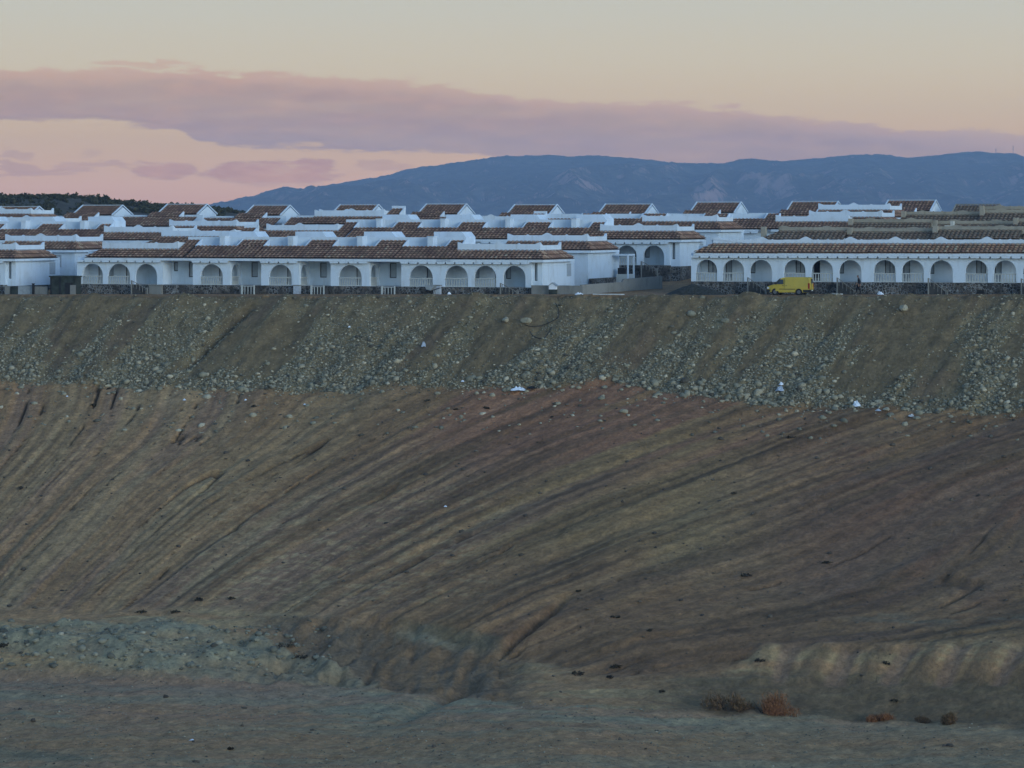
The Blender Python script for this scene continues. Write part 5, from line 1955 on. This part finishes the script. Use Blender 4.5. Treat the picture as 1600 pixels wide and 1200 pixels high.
def body_bm():
    """van body: side profile stations swept across the width with tumblehome"""
    prof = [(-2.30, .42), (-2.33, .62), (-2.29, .82), (-2.18, .93), (-1.62, 1.10), (-1.46, 1.16), (-.86, 1.72), (-.66, 1.83), (-.40, 1.88), (1.80, 1.90), (2.10, 1.88), (2.22, 1.80),
            (2.30, 1.20), (2.33, .78), (2.31, .42)]
    low = []
    def arch(cx):
        return [(cx + .40 * math.cos(a), .30 + .40 * math.sin(a)) for a in [math.pi * k / 10 for k in range(11)]]
    bottom = [(2.31, .30)] + [(1.60, .28)] + [p for p in arch(1.18)] + [(-1.00, .28)] + [p for p in arch(-1.42)] + [(-2.10, .30), (-2.28, .34)]
    poly = prof + bottom
    def wid(x, z):
        w = .93
        if z > 1.0:
            w -= (z - 1.0) ** 1.5 * .14
        if x < -1.7:
            w -= ((-1.7 - x) / .63) ** 2 * .17
        if z > 1.78:
            w -= (z - 1.78) * 1.0
        return w
    bm = bmesh.new()
    L_ = [bm.verts.new((x * S, -wid(x, z) * S, z * S)) for x, z in poly]
    R_ = [bm.verts.new((x * S, wid(x, z) * S, z * S)) for x, z in poly]
    bm.faces.new(L_)
    bm.faces.new(R_[::-1])
    n = len(poly)
    for i in range(n):
        j = (i + 1) % n
        bm.faces.new((L_[j], L_[i], R_[i], R_[j]))
    bmesh.ops.recalc_face_normals(bm, faces=bm.faces)
    sh = [e for e in bm.edges if len(e.link_faces) == 2 and e.calc_face_angle(0) > .6 and min(v.co.z for v in e.verts) > .40 * S]
    bmesh.ops.bevel(bm, geom=sh, offset=.05 * S, segments=3, affect='EDGES', clamp_overlap=True)
    bmesh.ops.triangulate(bm, faces=[f for f in bm.faces if len(f.verts) > 4])
    return bm


bm = body_bm()
me = bpy.data.meshes.new('body')
bm.to_mesh(me)
bm.free()
me.materials.append(MATS['van_yellow'])
obj('body', me, van)


def vpart(name, mat, fill, parent=van, bevel=0.0):
    mb = MB()
    fill(mb)
    mb.v = [(a * S, b * S, c * S) for a, b, c in mb.v]
    return obj(name, mb.mesh(name, mat, bevel=bevel * S), parent)


side_y = -.93


def sidep(poly, y0, y1):
    return lambda m: m.prism(poly, lambda a, z, d: (a, d - max(0, 0) + (max(0, z - 1.0) ** 1.5 * .14), z), y0, y1)


door = vpart('door', 'van_yellow', sidep([(-1.35, .42), (-.42, .42), (-.42, 1.12), (-1.38, 1.12)], -.945, -.925))
vpart('handle', 'bumper_black', sidep([(-.62, .98), (-.46, .98), (-.46, 1.02), (-.62, 1.02)], -.972, -.947), door)
vpart('side_window', 'glass', sidep([(-1.34, 1.16), (-.50, 1.16), (-.52, 1.66), (-.80, 1.66)], -.952, -.925))
vpart('quarter_pillar', 'bumper_black', sidep([(-1.44, 1.13), (-1.36, 1.13), (-.82, 1.66), (-.90, 1.68)], -.956, -.93))
vpart('windscreen', 'glass', lambda m: m.prism([(-1.475, 1.19), (-.90, 1.73), (-.93, 1.76), (-1.50, 1.22)], lambda a, z, d: (a, d, z), -.78, .78))
sl_ = vpart('sliding_door', 'van_yellow', sidep([(-.36, .40), (.66, .40), (.66, 1.78), (-.36, 1.78)], -.942, -.925))
vpart('handle', 'bumper_black', sidep([(-.26, .98), (-.10, .98), (-.10, 1.02), (-.26, 1.02)], -.966, -.944), sl_)
vpart('rub_strip', 'bumper_black', sidep([(-.95, .60), (.78, .60), (.78, .66), (-.95, .66)], -.958, -.946))
vpart('front_bumper', 'bumper_black', lambda m: m.prism([(-2.37, .30), (-2.02, .30), (-1.86, .56), (-2.38, .60)], lambda a, z, d: (a, d, z), -.90, .90), bevel=.02)
vpart('rear_bumper', 'bumper_black', lambda m: m.prism([(1.66, .30), (2.40, .30), (2.40, .58), (1.62, .58)], lambda a, z, d: (a, d, z), -.950, .950), bevel=.02)
for s_ in (-1, 1):
    vpart('headlight', 'lamp_clear', lambda m: m.box(-2.32, -2.05, s_ * .74 - .12, s_ * .74 + .12, .66, .84), bevel=.02)
    vpart('tail_light', 'lamp_red', lambda m: m.box(2.16, 2.345, s_ * .86 - .075, s_ * .86 + .075, .66, 1.28), bevel=.02)
    vpart('mirror', 'bumper_black', lambda m: m.box(-1.40, -1.22, s_ * 1.03 - .09, s_ * 1.03 + .09, 1.13, 1.36), bevel=.02)
    for cx in (-1.42, 1.18):
        def tyre(m, r0=.335, r1=.21, hw=.11):
            n = 26
            for k in range(n):
                a, c2 = 2 * math.pi * k / n, 2 * math.pi * (k + 1) / n
                def P(r, y, an):
                    return (cx + r * math.cos(an), s_ * .82 + y, .335 + r * math.sin(an))
                ring = [(r1, -hw), (r0 - .03, -hw), (r0, -hw + .03), (r0, hw - .03), (r0 - .03, hw), (r1, hw)]
                for (ra, ya), (rb_, yb) in zip(ring, ring[1:]):
                    m.quad(P(ra, ya, a), P(rb_, yb, a), P(rb_, yb, c2), P(ra, ya, c2))
        ty = vpart('wheel', 'rubber', tyre)
        vpart('rim', 'rim_steel', lambda m: (m.tube((cx, s_ * .82 + s_ * .085, .335), (cx, s_ * .82 - s_ * .05, .335), .205, .205, 18), m.tube((cx, s_ * .82 + s_ * .105, .335), (cx, s_ * .82 + s_ * .086, .335), .06, .08, 10)), ty)
        vpart('wheel_arch', 'bumper_black', lambda m: m.tube((cx, s_ * .70, .33), (cx, s_ * .30, .33), .43, .43, 16))
vpart('number_plate', 'plate_white', lambda m: m.box(2.402, 2.412, -.26, .26, .44, .55))
vpart('rear_door_seam', 'bumper_black', lambda m: m.box(2.300, 2.338, -.008, .008, .62, 1.76))
vpart('rear_window', 'glass', lambda m: m.prism([(2.310, 1.22), (2.255, 1.70), (2.27, 1.70), (2.325, 1.22)], lambda a, z, d: (a, d, z), .10, .70))

# ------------------------------------------------------------------ person walking past the right terrace
simple('cloth_dark', (0.012, 0.013, 0.017), .9, .25, 8)
simple('cloth_jeans', (0.008, 0.009, 0.013), .9, .25, 8)
simple('skin', (0.36, 0.20, 0.14), .6, .08, 10)
simple('hair_dark', (0.012, 0.010, 0.009), .7, .2, 20)
simple('shoe_dark', (0.012, 0.011, 0.010), .6, .2, 10)
J = {'pelvis': ((0, 0, .96), .135), 'belly': ((-.01, 0, 1.10), .135), 'chest': ((-.03, 0, 1.32), .155), 'neckb': ((-.035, 0, 1.46), .075), 'neck': ((-.05, 0, 1.52), .056),
     'jaw': ((-.085, 0, 1.575), .070), 'head': ((-.075, 0, 1.645), .092), 'crown': ((-.06, 0, 1.715), .068), 'nose': ((-.178, 0, 1.625), .018)}
E_ = [('pelvis', 'belly'), ('belly', 'chest'), ('chest', 'neckb'), ('neckb', 'neck'), ('neck', 'jaw'), ('jaw', 'head'), ('head', 'crown'), ('head', 'nose')]
for nm, s_, kn, an, toe in (('l', 1, (-.20, .51), (-.30, .10), (-.47, .045)), ('r', -1, (.03, .50), (.16, .12), (.02, .045))):
    J['hip' + nm] = ((0, .095 * s_, .90), .100)
    J['knee' + nm] = ((kn[0], .10 * s_, kn[1]), .064)
    J['calf' + nm] = ((kn[0] * .4 + an[0] * .6 + .02, .10 * s_, kn[1] * .6 + an[1] * .4), .058)
    J['ank' + nm] = ((an[0], .10 * s_, an[1]), .043)
    J['toe' + nm] = ((toe[0], .115 * s_, toe[1]), .036)
    E_ += [('pelvis', 'hip' + nm), ('hip' + nm, 'knee' + nm), ('knee' + nm, 'calf' + nm), ('calf' + nm, 'ank' + nm), ('ank' + nm, 'toe' + nm)]
for nm, s_, el_, wr in (('l', 1, (.10, 1.16), (.10, .94)), ('r', -1, (.05, 1.15), (-.12, 1.00))):
    J['sho' + nm] = ((-.025, .19 * s_, 1.415), .064)
    J['elb' + nm] = ((el_[0], .235 * s_, el_[1]), .046)
    J['wri' + nm] = ((wr[0], .225 * s_, wr[1]), .030)
    d = Vector((wr[0] - el_[0], 0, wr[1] - el_[1])).normalized()
    pm = Vector((wr[0], .222 * s_, wr[1])) + d * .07
    J['palm' + nm] = (tuple(pm), .034)
    E_ += [('chest', 'sho' + nm), ('sho' + nm, 'elb' + nm), ('elb' + nm, 'wri' + nm), ('wri' + nm, 'palm' + nm)]
    f = Vector((-d.z, 0, d.x))
    f = f if f.x < 0 else -f
    for q_, (off, ln) in enumerate(((-.026, .075), (-.009, .088), (.009, .082), (.026, .062))):
        a = pm + d * .04 + f * off
        b1 = a + d * ln * .55 + Vector((0, -.010 * s_, 0))
        c1 = b1 + d * ln * .45 + Vector((0, -.028 * s_, 0))
        for k_, pt in (('a', a), ('b', b1), ('c', c1)):
            J[f'f{q_}{k_}{nm}'] = (tuple(pt), .0095)
        E_ += [('palm' + nm, f'f{q_}a{nm}'), (f'f{q_}a{nm}', f'f{q_}b{nm}'), (f'f{q_}b{nm}', f'f{q_}c{nm}')]
    th1 = pm - d * .02 + f * .045
    th2 = th1 + d * .045 + f * .012
    J['t1' + nm] = (tuple(th1), .012)
    J['t2' + nm] = (tuple(th2), .010)
    E_ += [('palm' + nm, 't1' + nm), ('t1' + nm, 't2' + nm)]
names_ = list(J)
pm_ = bpy.data.meshes.new('body')
pm_.from_pydata([J[k][0] for k in names_], [(names_.index(a), names_.index(c)) for a, c in E_], [])
tmp = bpy.data.objects.new('body_tmp', pm_)
COL.objects.link(tmp)
sk_ = tmp.modifiers.new('skin', 'SKIN')
for i, k in enumerate(names_):
    sv_ = pm_.skin_vertices[0].data[i]
    sv_.radius = (J[k][1], J[k][1])
    sv_.use_root = (k == 'pelvis')
    if k in ('chest', 'belly', 'pelvis'):
        sv_.radius = (J[k][1] * 1.12, J[k][1] * .82)
sub = tmp.modifiers.new('sub', 'SUBSURF')
sub.levels = sub.render_levels = 2
dg = bpy.context.evaluated_depsgraph_get()
bodym = bpy.data.meshes.new_from_object(tmp.evaluated_get(dg))
bpy.data.objects.remove(tmp)
for k in ('cloth_dark', 'cloth_jeans', 'skin', 'hair_dark', 'shoe_dark'):
    bodym.materials.append(MATS[k])
for p in bodym.polygons:
    c_ = p.center
    p.use_smooth = True
    if c_.z > 1.505:
        p.material_index = 3 if (c_.x > -.085 or c_.z > 1.70) and c_.z > 1.57 else 2
    elif abs(c_.y) > .17 and c_.z < (.955 if c_.y > 0 else 1.005) and c_.z > .7:
        p.material_index = 2
    elif c_.z < .105:
        p.material_index = 4
    elif c_.z < .97:
        p.material_index = 1
    else:
        p.material_index = 0
px_, py_, pz_ = at_row(1342, -1.9)
per = thing('person', 'person in dark clothes walking left past the stone base of the right terrace', 'person', (px_, py_, pz_ + .005), R(-12))
obj('body', bodym, per)

# ------------------------------------------------------------------ evening haze
mb = MB()
mb.box(-11200, 11200, -3100, 11450, -60, 285)
me = bpy.data.meshes.new('haze')
me.from_pydata(mb.v, [], mb.f)
hm = bpy.data.materials.new('haze')
hm.use_nodes = True
hm.node_tree.nodes.clear()
ho_ = hm.node_tree.nodes.new('ShaderNodeOutputMaterial')
pv = hm.node_tree.nodes.new('ShaderNodeVolumePrincipled')
pv.inputs['Color'].default_value = (0.56, 0.72, 1.0, 1)
pv.inputs['Density'].default_value = HAZE_D
pv.inputs['Anisotropy'].default_value = 0.0
hm.node_tree.links.new(pv.outputs[0], ho_.inputs['Volume'])
me.materials.append(hm)
hz_ = obj('haze', me)
hz_['kind'] = 'stuff'
hz_['label'] = 'thin bluish evening haze over the plain and the mountain'
